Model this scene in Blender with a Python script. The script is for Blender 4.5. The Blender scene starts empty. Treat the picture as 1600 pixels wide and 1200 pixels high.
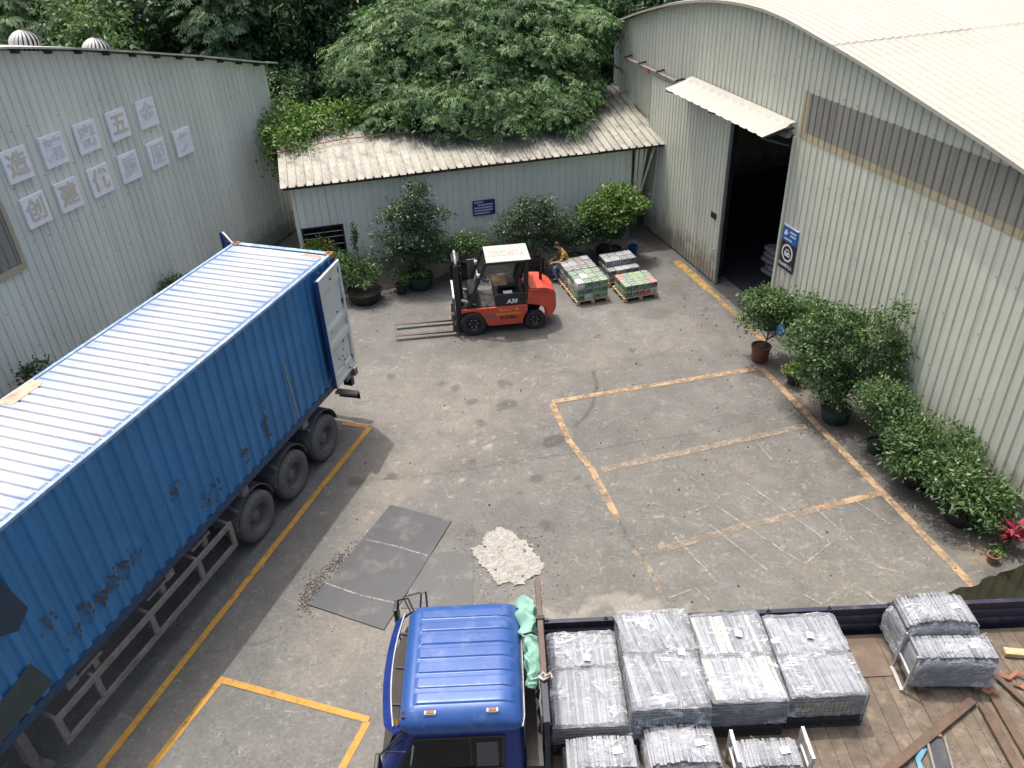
import bpy, bmesh, math, random
import numpy as np
from mathutils import Vector, Matrix

R = math.radians
random.seed(7)
rng = np.random.default_rng(7)
scene = bpy.context.scene
COL = scene.collection

# ------------------------------------------------------------------ camera
cam_data = bpy.data.cameras.new("camera")
cam_data.sensor_width = 36.0
cam_data.lens = 28.653
cam_data.clip_start = 0.1
cam_data.clip_end = 600
camera = bpy.data.objects.new("camera", cam_data)
COL.objects.link(camera)
PITCH, ROLL, CAM_H = 0.5805, -0.0459, 11.177
_f = Vector((0, math.cos(PITCH), -math.sin(PITCH)))
_r0 = Vector((1, 0, 0))
_u0 = Vector((0, math.sin(PITCH), math.cos(PITCH)))
_r = math.cos(ROLL) * _r0 + math.sin(ROLL) * _u0
_u = -math.sin(ROLL) * _r0 + math.cos(ROLL) * _u0
camera.matrix_world = Matrix(((_r.x, _u.x, -_f.x, 0), (_r.y, _u.y, -_f.y, 0),
                              (_r.z, _u.z, -_f.z, CAM_H), (0, 0, 0, 1)))
scene.camera = camera

# ------------------------------------------------------------------ world, sun, exposure
SUN_DIR = Vector((-0.826, 1.096, 4.27)).normalized()
SUN_EL = math.asin(SUN_DIR.z)
SUN_AZ = math.atan2(SUN_DIR.x, SUN_DIR.y)
world = bpy.data.worlds.new("World")
scene.world = world
world.use_nodes = True
wt = world.node_tree
wt.nodes.clear()
sky = wt.nodes.new("ShaderNodeTexSky")
sky.sky_type = 'NISHITA'
sky.sun_disc = False
sky.sun_elevation = SUN_EL
sky.sun_rotation = SUN_AZ
sky.air_density = 1.0
sky.dust_density = 8.0
sky.ozone_density = 0.6
bg = wt.nodes.new("ShaderNodeBackground")
bg.inputs[1].default_value = 0.15
wo = wt.nodes.new("ShaderNodeOutputWorld")
wt.links.new(sky.outputs[0], bg.inputs[0])
wt.links.new(bg.outputs[0], wo.inputs[0])
sun_data = bpy.data.lights.new("sun", 'SUN')
sun_data.energy = 2.0
sun_data.angle = R(0.6)
sun_data.color = (1.0, 0.975, 0.935)
sun = bpy.data.objects.new("sun", sun_data)
sun.rotation_euler = SUN_DIR.to_track_quat('Z', 'Y').to_euler()
sun.location = (0, 0, 40)
COL.objects.link(sun)
scene.view_settings.view_transform = 'Standard'
scene.view_settings.look = 'None'
scene.view_settings.exposure = 0.8
scene.view_settings.gamma = 1.0
scene.view_settings.use_curve_mapping = False


# ------------------------------------------------------------------ materials
def new_mat(name):
    m = bpy.data.materials.new(name)
    m.use_nodes = True
    nt = m.node_tree
    b = nt.nodes["Principled BSDF"]
    return m, nt, b


def node(nt, t, ins=None, **kw):
    n = nt.nodes.new(t)
    for k, v in kw.items():
        setattr(n, k, v)
    if ins:
        for k, v in ins.items():
            if isinstance(v, bpy.types.NodeSocket):
                nt.links.new(v, n.inputs[k])
            else:
                n.inputs[k].default_value = v
    return n


def rgba(c):
    return (c[0], c[1], c[2], 1.0)


def coords(nt, scale=(1, 1, 1), kind='Object'):
    tc = node(nt, "ShaderNodeTexCoord")
    mp = node(nt, "ShaderNodeMapping", {'Vector': tc.outputs[kind], 'Scale': scale})
    return mp.outputs[0]


def noise(nt, vec, scale, detail=5, rough=0.6, lo=0.4, hi=0.6, dist=0.0):
    n = node(nt, "ShaderNodeTexNoise", {'Vector': vec, 'Scale': scale, 'Detail': detail, 'Roughness': rough, 'Distortion': dist})
    r = node(nt, "ShaderNodeMapRange", {'Value': n.outputs[0], 'From Min': lo, 'From Max': hi})
    return r.outputs[0]


def mixc(nt, fac, a, b, mode='MIX'):
    m = node(nt, "ShaderNodeMix", data_type='RGBA', blend_type=mode)
    for i, v in ((0, fac), (6, a), (7, b)):
        if isinstance(v, bpy.types.NodeSocket):
            nt.links.new(v, m.inputs[i])
        elif i == 0:
            m.inputs[0].default_value = v
        else:
            m.inputs[i].default_value = rgba(v)
    return m.outputs[2]


def mul(nt, a, b):
    m = node(nt, "ShaderNodeMath", operation='MULTIPLY')
    for i, v in ((0, a), (1, b)):
        if isinstance(v, bpy.types.NodeSocket):
            nt.links.new(v, m.inputs[i])
        else:
            m.inputs[i].default_value = v
    return m.outputs[0]


def bump(nt, b, height, strength=0.3, dist=0.02):
    bn = node(nt, "ShaderNodeBump", {'Height': height, 'Strength': strength, 'Distance': dist})
    nt.links.new(bn.outputs[0], b.inputs['Normal'])


def simple(name, col, rough=0.6, metal=0.0, var=0.25, scale=6.0, dirt=None, dirt_amt=0.5, dirt_scale=3.0, bmp=0.0, spec=0.5):
    """paint or plain stuff with grain, and worn or dirty patches"""
    m, nt, b = new_mat(name)
    v = coords(nt)
    n1 = noise(nt, v, scale, 6, 0.65, 0.3, 0.7)
    dark = tuple(c * (1 - var) for c in col)
    light = tuple(min(1, c * (1 + var * 0.6)) for c in col)
    c = mixc(nt, n1, dark, light)
    if dirt:
        n2 = noise(nt, v, dirt_scale, 8, 0.72, 0.52, 0.66)
        c = mixc(nt, mul(nt, n2, dirt_amt), c, dirt)
    nt.links.new(c, b.inputs['Base Color'])
    rr = node(nt, "ShaderNodeMapRange", {'Value': n1, 'To Min': max(0.02, rough - 0.1), 'To Max': min(1, rough + 0.12)})
    nt.links.new(rr.outputs[0], b.inputs['Roughness'])
    b.inputs['Metallic'].default_value = metal
    b.inputs['Specular IOR Level'].default_value = spec
    if bmp:
        n3 = noise(nt, v, scale * 6, 4, 0.6, 0.2, 0.8)
        bump(nt, b, n3, bmp, 0.01)
    return m


def sheet_mat(name, col, grime=(0.2, 0.2, 0.16), streak=0.45, rough=0.45, blotch=0.0, blotch_col=(0.1, 0.1, 0.09), vert=True, bscale=0.9):
    """painted corrugated steel with rain streaks and blotches of grime"""
    m, nt, b = new_mat(name)
    sc = (5.0, 5.0, 0.22) if vert else (4.0, 0.35, 0.6)
    v = coords(nt, sc)
    v2 = coords(nt)
    s1 = noise(nt, v, 2.2, 5, 0.7, 0.45, 0.75)
    b1 = noise(nt, v2, 0.5, 6, 0.6, 0.35, 0.7)
    c = mixc(nt, b1, tuple(x * 0.9 for x in col), col)
    c = mixc(nt, mul(nt, s1, streak), c, grime)
    oi = node(nt, "ShaderNodeObjectInfo")
    tone = node(nt, "ShaderNodeMapRange", {'Value': oi.outputs['Random'], 'To Min': 0.90, 'To Max': 1.0})
    tcol = node(nt, "ShaderNodeCombineColor", {0: tone.outputs[0], 1: tone.outputs[0], 2: tone.outputs[0]})
    c = mixc(nt, 1.0, c, tcol.outputs[0], 'MULTIPLY')
    if vert:
        vr = coords(nt, (16.0, 16.0, 0.35))
        run = noise(nt, vr, 1.7, 4, 0.6, 0.66, 0.76)
        c = mixc(nt, mul(nt, run, 0.5), c, (0.24, 0.19, 0.13))
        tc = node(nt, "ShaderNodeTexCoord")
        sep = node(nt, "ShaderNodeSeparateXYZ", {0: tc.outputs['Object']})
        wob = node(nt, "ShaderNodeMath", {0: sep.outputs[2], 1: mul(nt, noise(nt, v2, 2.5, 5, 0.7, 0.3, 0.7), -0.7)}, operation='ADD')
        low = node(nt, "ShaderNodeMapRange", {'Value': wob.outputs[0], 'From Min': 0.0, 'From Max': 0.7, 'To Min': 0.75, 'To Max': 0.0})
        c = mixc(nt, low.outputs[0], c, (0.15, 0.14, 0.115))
    if blotch:
        b2 = noise(nt, v2, bscale, 10, 0.78, 0.42, 0.60, 0.4)
        c = mixc(nt, mul(nt, b2, blotch), c, blotch_col)
        b3 = noise(nt, v2, 9.0, 4, 0.7, 0.6, 0.72)
        c = mixc(nt, mul(nt, b3, 0.6), c, blotch_col)
    nt.links.new(c, b.inputs['Base Color'])
    b.inputs['Roughness'].default_value = rough
    big = noise(nt, v2, 1.6, 2, 0.5, 0.2, 0.8)
    bump(nt, b, big, 0.12, 0.03)
    return m


def leaf_mat(name, dark, mid, light, rough=0.5, trans=0.25):
    m, nt, b = new_mat(name)
    at = node(nt, "ShaderNodeAttribute", attribute_name="leaf_tone")
    ramp = node(nt, "ShaderNodeValToRGB", {'Fac': at.outputs['Fac']})
    e = ramp.color_ramp.elements
    e[0].color = rgba(dark)
    e[1].color = rgba(light)
    k = ramp.color_ramp.elements.new(0.55)
    k.color = rgba(mid)
    nt.links.new(ramp.outputs[0], b.inputs['Base Color'])
    b.inputs['Roughness'].default_value = rough
    b.inputs['Specular IOR Level'].default_value = 0.35
    tr = node(nt, "ShaderNodeBsdfTranslucent")
    tc = mixc(nt, 1.0, ramp.outputs[0], (1.0, 1.3, 0.5), 'MULTIPLY')
    nt.links.new(tc, tr.inputs[0])
    mx = node(nt, "ShaderNodeMixShader", {0: trans, 1: b.outputs[0], 2: tr.outputs[0]})
    nt.links.new(mx.outputs[0], nt.nodes["Material Output"].inputs[0])
    return m


def hairlines(nt, vec, scale, width, dist=1.2, detail=4):
    """thin wandering lines where a noise field crosses its middle"""
    n = node(nt, "ShaderNodeTexNoise", {'Vector': vec, 'Scale': scale, 'Detail': detail, 'Roughness': 0.6, 'Distortion': dist})
    d = node(nt, "ShaderNodeMath", {0: n.outputs[0], 1: 0.5}, operation='SUBTRACT')
    d = node(nt, "ShaderNodeMath", {0: d.outputs[0]}, operation='ABSOLUTE')
    r = node(nt, "ShaderNodeMapRange", {'Value': d.outputs[0], 'From Min': width * 0.35, 'From Max': width, 'To Min': 1.0, 'To Max': 0.0})
    return r.outputs[0]


def ground_mat(name):
    m, nt, b = new_mat(name)
    v = coords(nt)
    at = node(nt, "ShaderNodeAttribute", attribute_name="tint")
    n1 = noise(nt, v, 1.7, 12, 0.72, 0.34, 0.68, 0.4)
    c = mixc(nt, n1, (0.70, 0.715, 0.71), (1.20, 1.17, 1.12))
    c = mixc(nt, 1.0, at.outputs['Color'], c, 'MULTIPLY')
    n2 = noise(nt, v, 14.0, 9, 0.8, 0.32, 0.68)
    c2 = mixc(nt, n2, (0.72, 0.72, 0.73), (1.24, 1.23, 1.22))
    c = mixc(nt, 1.0, c, c2, 'MULTIPLY')
    # lime dust in patches, with scraped squiggles; hairline cracks; dark crumbs
    v3 = coords(nt, (1.0, 1.5, 1.0))
    patch = noise(nt, v, 0.45, 4, 0.6, 0.46, 0.62)
    n3 = noise(nt, v3, 4.0, 12, 0.82, 0.54, 0.70, 0.8)
    c = mixc(nt, mul(nt, mul(nt, n3, patch), 0.8), c, (0.36, 0.345, 0.32))
    sq = hairlines(nt, v, 1.9, 0.014, 2.0, 3)
    br = noise(nt, v, 3.2, 5, 0.7, 0.50, 0.60)
    c = mixc(nt, mul(nt, mul(nt, sq, br), 0.34), c, (0.42, 0.41, 0.385))
    hl = hairlines(nt, v, 0.32, 0.0028, 0.4, 5)
    c = mixc(nt, mul(nt, hl, 0.4), c, (0.05, 0.048, 0.045))
    n6 = noise(nt, v, 0.9, 10, 0.75, 0.56, 0.70, 0.5)
    c = mixc(nt, mul(nt, n6, 0.45), c, (0.085, 0.085, 0.08))
    n4 = noise(nt, v, 20.0, 4, 0.7, 0.64, 0.70)
    c = mixc(nt, mul(nt, n4, 0.6), c, (0.045, 0.042, 0.04))
    nt.links.new(c, b.inputs['Base Color'])
    rr = node(nt, "ShaderNodeMapRange", {'Value': n1, 'To Min': 0.62, 'To Max': 0.9})
    nt.links.new(rr.outputs[0], b.inputs['Roughness'])
    n5 = noise(nt, v, 40.0, 6, 0.7, 0.2, 0.8)
    bump(nt, b, n5, 0.4, 0.012)
    return m


def worn_paint(name, col, wear_lo, wear_hi, scale=7.0):
    """road paint, worn through to the concrete in flakes"""
    m, nt, b = new_mat(name)
    v = coords(nt)
    n1 = noise(nt, v, 3.0, 6, 0.7, 0.3, 0.7)
    c = mixc(nt, n1, tuple(x * 0.72 for x in col), tuple(min(1, x * 1.08) for x in col))
    nt.links.new(c, b.inputs['Base Color'])
    b.inputs['Roughness'].default_value = 0.75
    w = noise(nt, v, scale, 9, 0.78, wear_lo, wear_hi)
    tr = node(nt, "ShaderNodeBsdfTransparent")
    mx = node(nt, "ShaderNodeMixShader", {0: w, 1: b.outputs[0], 2: tr.outputs[0]})
    nt.links.new(mx.outputs[0], nt.nodes["Material Output"].inputs[0])
    return m


def film_mat(name, col=(0.8, 0.82, 0.84), lo=0.12, hi=0.62, vec=(1.2, 7.0, 3.0), crease=0.8):
    """stretch film: half clear, milky where folds and layers gather, with pulled creases"""
    m, nt, b = new_mat(name)
    oi = node(nt, "ShaderNodeObjectInfo")
    tc = node(nt, "ShaderNodeTexCoord")
    off = node(nt, "ShaderNodeVectorMath", {0: tc.outputs['Object'], 1: oi.outputs['Location']}, operation='ADD')
    def mapped(sc, rz=0.0):
        return node(nt, "ShaderNodeMapping", {'Vector': off.outputs[0], 'Scale': sc, 'Rotation': (0, 0, rz)}).outputs[0]
    v, v2 = mapped(vec), off.outputs[0]
    n1 = noise(nt, v, 1.6, 8, 0.75, 0.42, 0.70, 0.8)
    n2 = noise(nt, v2, 2.0, 6, 0.65, 0.35, 0.70)
    cr1 = hairlines(nt, mapped((0.8, 6.0, 2.0), 0.6), 1.3, 0.034, 0.15, 2)
    cr2 = hairlines(nt, mapped((0.8, 6.5, 2.0), -0.8), 1.2, 0.030, 0.15, 2)
    cr3 = hairlines(nt, mapped((7.0, 0.8, 2.0), 0.15), 1.3, 0.026, 0.15, 2)
    cs = node(nt, "ShaderNodeMath", {0: cr1, 1: cr2}, operation='MAXIMUM')
    cs = node(nt, "ShaderNodeMath", {0: cs.outputs[0], 1: cr3}, operation='MAXIMUM')
    mk = noise(nt, v2, 2.6, 4, 0.6, 0.47, 0.62)
    a = node(nt, "ShaderNodeMapRange", {'Value': mul(nt, n1, n2), 'From Max': 0.6, 'To Min': lo, 'To Max': hi})
    a2 = node(nt, "ShaderNodeMath", {0: a.outputs[0], 1: mul(nt, mul(nt, cs.outputs[0], mk), crease)}, operation='MAXIMUM')
    b.inputs['Base Color'].default_value = rgba(col)
    b.inputs['Roughness'].default_value = 0.2
    b.inputs['Specular IOR Level'].default_value = 0.7
    ht = node(nt, "ShaderNodeMath", {0: n1, 1: mul(nt, cs.outputs[0], 0.8)}, operation='ADD')
    bump(nt, b, ht.outputs[0], 0.55, 0.03)
    tr = node(nt, "ShaderNodeBsdfTransparent")
    mx = node(nt, "ShaderNodeMixShader", {0: a2.outputs[0], 1: tr.outputs[0], 2: b.outputs[0]})
    nt.links.new(mx.outputs[0], nt.nodes["Material Output"].inputs[0])
    return m


def container_side_mat(name):
    m, nt, b = new_mat(name)
    v = coords(nt)
    vs = coords(nt, (6.0, 6.0, 0.3))
    n1 = noise(nt, v, 0.8, 6, 0.6, 0.3, 0.7)
    c = mixc(nt, n1, (0.021, 0.140, 0.31), (0.030, 0.185, 0.41))
    s = noise(nt, vs, 1.6, 6, 0.7, 0.5, 0.8)
    c = mixc(nt, mul(nt, s, 0.5), c, (0.10, 0.22, 0.36))
    r1 = noise(nt, v, 3.2, 9, 0.8, 0.625, 0.67, 0.4)
    r0 = noise(nt, v, 0.33, 3, 0.5, 0.50, 0.62)
    c = mixc(nt, mul(nt, r1, r0), c, (0.11, 0.055, 0.025))
    nt.links.new(c, b.inputs['Base Color'])
    b.inputs['Roughness'].default_value = 0.5
    return m


def container_roof_mat(name):
    m, nt, b = new_mat(name)
    v = coords(nt)
    vl = coords(nt, (3.0, 0.35, 1.0))
    tc = node(nt, "ShaderNodeTexCoord")
    sep = node(nt, "ShaderNodeSeparateXYZ", {0: tc.outputs['Object']})
    # the blue paint survives along both long edges, chalked white between
    ab = node(nt, "ShaderNodeMath", {0: sep.outputs[1], 1: 1.219}, operation='ADD')
    ab2 = node(nt, "ShaderNodeMath", {0: ab.outputs[0]}, operation='ABSOLUTE')
    edge = node(nt, "ShaderNodeMapRange", {'Value': ab2.outputs[0], 'From Min': 0.45, 'From Max': 1.2})
    n1 = noise(nt, vl, 2.0, 7, 0.7, 0.35, 0.65)
    base = mixc(nt, noise(nt, v, 1.1, 6, 0.6, 0.3, 0.7), (0.31, 0.35, 0.41), (0.40, 0.41, 0.42))
    c = mixc(nt, mul(nt, mul(nt, edge.outputs[0], n1), 0.9), base, (0.10, 0.19, 0.42))
    n3 = noise(nt, vl, 1.3, 6, 0.7, 0.55, 0.75)
    c = mixc(nt, mul(nt, n3, 0.5), c, (0.26, 0.36, 0.56))
    r1 = noise(nt, v, 1.7, 9, 0.78, 0.58, 0.70)
    c = mixc(nt, mul(nt, r1, 0.75), c, (0.27, 0.20, 0.13))
    g1 = noise(nt, vl, 0.7, 8, 0.7, 0.5, 0.75)
    c = mixc(nt, mul(nt, g1, 0.6), c, (0.24, 0.25, 0.25))
    nt.links.new(c, b.inputs['Base Color'])
    b.inputs['Roughness'].default_value = 0.55
    return m


M = {}
M['ground'] = ground_mat('concrete_yard')
M['hill'] = simple('hillside_soil', (0.030, 0.050, 0.020), 0.95, var=0.5, scale=1.5)
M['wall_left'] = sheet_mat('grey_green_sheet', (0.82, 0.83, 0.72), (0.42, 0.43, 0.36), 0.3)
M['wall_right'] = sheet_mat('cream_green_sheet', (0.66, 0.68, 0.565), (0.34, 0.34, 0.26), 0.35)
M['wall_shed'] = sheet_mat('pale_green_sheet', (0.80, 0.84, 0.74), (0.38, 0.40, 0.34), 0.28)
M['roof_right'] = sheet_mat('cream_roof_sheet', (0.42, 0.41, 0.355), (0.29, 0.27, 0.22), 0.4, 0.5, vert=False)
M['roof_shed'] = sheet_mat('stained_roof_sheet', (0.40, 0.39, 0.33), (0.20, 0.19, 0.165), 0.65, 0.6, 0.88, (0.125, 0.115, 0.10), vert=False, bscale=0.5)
M['roof_left'] = simple('weathered_roof_sheet', (0.5, 0.5, 0.45), 0.6)
M['band'] = sheet_mat('grey_fibreglass', (0.31, 0.30, 0.26), (0.15, 0.145, 0.125), 0.5, 0.4)
M['band_tan'] = sheet_mat('tan_fibreglass', (0.50, 0.44, 0.29), (0.3, 0.25, 0.15), 0.5, 0.5)
M['plinth'] = simple('stained_plinth', (0.20, 0.195, 0.18), 0.9, var=0.4, scale=4, dirt=(0.045, 0.045, 0.04), dirt_amt=0.8, dirt_scale=2.2, bmp=0.4)
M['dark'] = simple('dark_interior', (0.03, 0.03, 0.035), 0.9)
M['dark_steel'] = simple('dark_steel', (0.03, 0.03, 0.032), 0.5, var=0.3)
M['black'] = simple('black_paint', (0.012, 0.012, 0.014), 0.4, var=0.3)
M['rubber'] = simple('dusty_rubber', (0.10, 0.098, 0.094), 0.9, var=0.35, scale=9, dirt=(0.13, 0.12, 0.11), dirt_amt=0.6)
M['rubber_dark'] = simple('black_rubber', (0.022, 0.022, 0.023), 0.85, var=0.35, scale=9)
M['rim'] = simple('dusty_rim', (0.13, 0.125, 0.12), 0.7, var=0.3, dirt=(0.06, 0.05, 0.04))
M['trailer'] = simple('trailer_grey', (0.20, 0.185, 0.165), 0.8, var=0.3, scale=5, dirt=(0.10, 0.06, 0.04), dirt_amt=0.6)
M['fender'] = simple('fender_grey', (0.085, 0.088, 0.092), 0.7, var=0.3, dirt=(0.14, 0.13, 0.12))
M['c_side'] = container_side_mat('container_blue')
M['c_roof'] = container_roof_mat('container_roof_chalked')
M['c_frame'] = simple('container_frame_blue', (0.012, 0.05, 0.115), 0.5, var=0.35, dirt=(0.13, 0.07, 0.04), dirt_amt=0.7, dirt_scale=4)
M['c_dark'] = simple('container_dark_blue', (0.014, 0.04, 0.16), 0.5, var=0.3)
M['c_toprail'] = simple('container_chalked_rail', (0.20, 0.30, 0.46), 0.55, var=0.3, dirt=(0.5, 0.53, 0.56), dirt_amt=0.8, dirt_scale=5)
M['patch'] = simple('container_repair_patch', (0.022, 0.045, 0.075), 0.6, var=0.3)
M['patch_green'] = simple('container_primer_patch', (0.045, 0.065, 0.06), 0.6, var=0.3)
M['rust'] = simple('rusty_steel', (0.26, 0.12, 0.06), 0.85, var=0.4, scale=12, dirt=(0.08, 0.04, 0.025))
M['rust_dull'] = simple('rust_dull', (0.085, 0.068, 0.052), 0.9, var=0.5, scale=14)
M['door_grey'] = simple('door_liner_grey', (0.56, 0.59, 0.56), 0.5, var=0.12, dirt=(0.25, 0.22, 0.17), dirt_amt=0.5)
M['steel'] = simple('galvanised', (0.45, 0.46, 0.46), 0.45, 0.6, var=0.2)
M['plate'] = simple('steel_plate', (0.050, 0.053, 0.058), 0.5, 0.25, var=0.22, scale=2.0, dirt=(0.12, 0.117, 0.112), dirt_amt=0.6, dirt_scale=1.6)
M['debris'] = simple('broken_mortar', (0.36, 0.345, 0.315), 0.95, var=0.35, scale=14, dirt=(0.22, 0.20, 0.17), dirt_amt=0.7, dirt_scale=7, bmp=1.0)
M['debris_dark'] = simple('rubble_brown', (0.19, 0.165, 0.145), 0.95, var=0.5, scale=8, bmp=0.5)
M['yellow'] = worn_paint('yellow_paint', (0.42, 0.23, 0.04), 0.52, 0.76, 5.0)
M['orange'] = worn_paint('orange_paint', (0.34, 0.235, 0.135), 0.45, 0.66, 3.2)
M['worn_yellow'] = worn_paint('worn_yellow', (0.40, 0.25, 0.06), 0.40, 0.66, 4.0)
M['faint'] = worn_paint('faint_paint', (0.28, 0.23, 0.17), 0.38, 0.62, 3.2)
M['chalk'] = worn_paint('white_scuff', (0.36, 0.35, 0.325), 0.30, 0.60, 9.0)
M['white'] = simple('white_board', (0.93, 0.935, 0.95), 0.5, var=0.06, dirt=(0.80, 0.78, 0.78), dirt_amt=0.5, dirt_scale=4)
M['glyph'] = simple('faded_lettering', (0.74, 0.70, 0.68), 0.7, var=0.12, scale=5, dirt=(0.66, 0.63, 0.66), dirt_amt=0.9, dirt_scale=5)
M['glyph_gold'] = simple('faded_gold_lettering', (0.68, 0.60, 0.47), 0.7, var=0.15, scale=5, dirt=(0.68, 0.6, 0.58), dirt_amt=0.8, dirt_scale=5)
M['vent_fin'] = simple('vent_fin', (0.5, 0.5, 0.49), 0.5, 0.2, var=0.1)
M['print_white'] = simple('white_print', (0.75, 0.76, 0.78), 0.6, var=0.08)
M['navy'] = simple('navy_sign', (0.02, 0.025, 0.17), 0.4, var=0.2)
M['sign_blue'] = simple('sign_blue', (0.015, 0.13, 0.42), 0.4, var=0.2)
M['sign_black'] = simple('sign_black', (0.02, 0.022, 0.024), 0.4, var=0.2)
M['red'] = simple('forklift_red', (0.52, 0.065, 0.038), 0.45, var=0.12, scale=3, dirt=(0.35, 0.1, 0.07), dirt_amt=0.4)
M['cream'] = simple('cream_panel', (0.40, 0.38, 0.335), 0.5, var=0.06)
M['card'] = simple('cardboard', (0.30, 0.21, 0.10), 0.9, var=0.2)
M['orange_print'] = simple('orange_print', (0.75, 0.28, 0.04), 0.6)
M['sack'] = simple('sack_cloth', (0.25, 0.25, 0.24), 0.9)
M['black_print'] = simple('black_print', (0.03, 0.02, 0.02), 0.6)
M['grey_print'] = simple('grey_print', (0.16, 0.14, 0.13), 0.6)
M['fork'] = simple('worn_fork_steel', (0.12, 0.10, 0.085), 0.5, 0.4, var=0.3)
M['wood'] = simple('pallet_wood', (0.48, 0.35, 0.20), 0.85, var=0.3, scale=10)
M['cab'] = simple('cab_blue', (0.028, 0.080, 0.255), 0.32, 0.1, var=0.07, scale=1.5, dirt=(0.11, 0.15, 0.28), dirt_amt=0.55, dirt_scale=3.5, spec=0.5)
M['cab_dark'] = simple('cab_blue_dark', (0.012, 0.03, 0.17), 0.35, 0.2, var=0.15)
M['bed_blue'] = simple('bed_side_blue', (0.009, 0.012, 0.035), 0.5, var=0.3, dirt=(0.09, 0.08, 0.08), dirt_amt=0.5, dirt_scale=6)
M['brown_steel'] = simple('headboard_brown', (0.085, 0.055, 0.045), 0.6, var=0.3, dirt=(0.14, 0.11, 0.1))
M['bed_floor'] = simple('bed_floor_planks', (0.125, 0.10, 0.074), 0.85, var=0.45, scale=5, dirt=(0.21, 0.175, 0.13), dirt_amt=0.8, dirt_scale=3)
M['bed_floor2'] = simple('bed_floor_plank_worn', (0.11, 0.088, 0.066), 0.85, var=0.45, scale=5, dirt=(0.20, 0.165, 0.125), dirt_amt=0.8, dirt_scale=4)
M['brown_ply'] = simple('brown_plywood', (0.13, 0.095, 0.07), 0.8, var=0.3, scale=3, dirt=(0.2, 0.16, 0.12))
M['angle_iron'] = simple('rusted_beam', (0.105, 0.068, 0.045), 0.75, var=0.4, scale=8, dirt=(0.05, 0.035, 0.03))
M['teal'] = simple('green_tarpaulin', (0.18, 0.36, 0.285), 0.6, var=0.2, scale=4, dirt=(0.28, 0.47, 0.39), dirt_amt=0.5)
M['orange_strap'] = simple('orange_strap', (0.27, 0.105, 0.06), 0.8, var=0.3)
M['blue_strap'] = simple('blue_strap', (0.12, 0.30, 0.42), 0.7, var=0.3)
M['alu'] = simple('mill_aluminium', (0.245, 0.26, 0.285), 0.5, 0.25, var=0.45, scale=3)
M['alu_dark'] = simple('grey_aluminium', (0.13, 0.14, 0.155), 0.45, 0.4, var=0.3, scale=3)
M['alu_cream'] = simple('cream_profile', (0.42, 0.40, 0.355), 0.5, 0.1, var=0.2, scale=3)
M['film'] = film_mat('stretch_film', (0.60, 0.635, 0.68), 0.24, 0.62, (2.0, 5.0, 4.0), 0.85)
M['film_thick'] = film_mat('stretch_film_layers', (0.62, 0.65, 0.69), 0.24, 0.68, (5.0, 1.6, 6.0), 0.85)
M['film_dark'] = film_mat('stretch_film_sides', (0.34, 0.35, 0.36), 0.15, 0.6, (2.0, 2.0, 9.0))
M['film_fold'] = film_mat('stretch_film_folds', (0.66, 0.69, 0.73), 0.06, 0.42, (6.0, 6.0, 6.0), 0.5)
M['wire'] = simple('cage_wire', (0.05, 0.05, 0.048), 0.6, 0.3)
M['cargo_dark'] = simple('dark_stock', (0.06, 0.06, 0.062), 0.6, var=0.5, scale=9)
M['cargo_yellow'] = simple('yellow_box', (0.55, 0.42, 0.03), 0.7)
M['paper'] = simple('paper_label', (0.75, 0.76, 0.76), 0.7, var=0.05)
M['pot_black'] = simple('black_pot', (0.02, 0.02, 0.02), 0.6, var=0.3)
M['pot_green'] = simple('dark_green_pot', (0.012, 0.04, 0.032), 0.45, var=0.3)
M['pot_red'] = simple('glazed_red_pot', (0.13, 0.038, 0.028), 0.35, var=0.3)
M['terracotta'] = simple('terracotta', (0.23, 0.11, 0.065), 0.85, var=0.25)
M['soil'] = simple('soil', (0.045, 0.035, 0.026), 0.95, var=0.4, scale=20)
M['bark'] = simple('bark', (0.10, 0.085, 0.065), 0.9, var=0.4, scale=10)
M['blue_plastic'] = simple('blue_plastic', (0.01, 0.05, 0.28), 0.5)
M['glass'] = simple('dark_glass', (0.006, 0.007, 0.008), 0.08, var=0.1, spec=0.25)
M['jeans'] = simple('jeans', (0.17, 0.25, 0.36), 0.9, var=0.2)
M['skin'] = simple('skin', (0.42, 0.22, 0.14), 0.6, var=0.1)
M['hair'] = simple('hair', (0.012, 0.01, 0.009), 0.6)
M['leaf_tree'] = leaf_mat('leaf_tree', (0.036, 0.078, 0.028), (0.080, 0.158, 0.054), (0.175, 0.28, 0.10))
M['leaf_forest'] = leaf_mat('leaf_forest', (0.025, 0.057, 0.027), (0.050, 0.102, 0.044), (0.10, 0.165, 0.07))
M['leaf_forest2'] = leaf_mat('leaf_forest_pale', (0.042, 0.084, 0.038), (0.088, 0.155, 0.062), (0.16, 0.235, 0.10))
M['leaf_bamboo'] = leaf_mat('leaf_bamboo', (0.045, 0.085, 0.04), (0.09, 0.15, 0.065), (0.17, 0.235, 0.12))
M['leaf_vine'] = leaf_mat('leaf_vine', (0.045, 0.10, 0.022), (0.095, 0.175, 0.04), (0.17, 0.26, 0.07))
M['leaf_dark'] = leaf_mat('leaf_dark', (0.020, 0.042, 0.022), (0.038, 0.075, 0.034), (0.11, 0.15, 0.085), 0.35)
M['leaf_mid'] = leaf_mat('leaf_mid', (0.034, 0.074, 0.028), (0.070, 0.132, 0.046), (0.15, 0.225, 0.085), 0.4)
M['leaf_bright'] = leaf_mat('leaf_bright', (0.038, 0.085, 0.02), (0.085, 0.155, 0.035), (0.20, 0.29, 0.085), 0.4)
M['leaf_yellow'] = leaf_mat('leaf_yellow', (0.055, 0.10, 0.02), (0.125, 0.18, 0.035), (0.32, 0.33, 0.07), 0.45)
M['leaf_red'] = leaf_mat('leaf_red', (0.12, 0.012, 0.02), (0.30, 0.03, 0.055), (0.50, 0.10, 0.13), 0.4)


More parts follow.
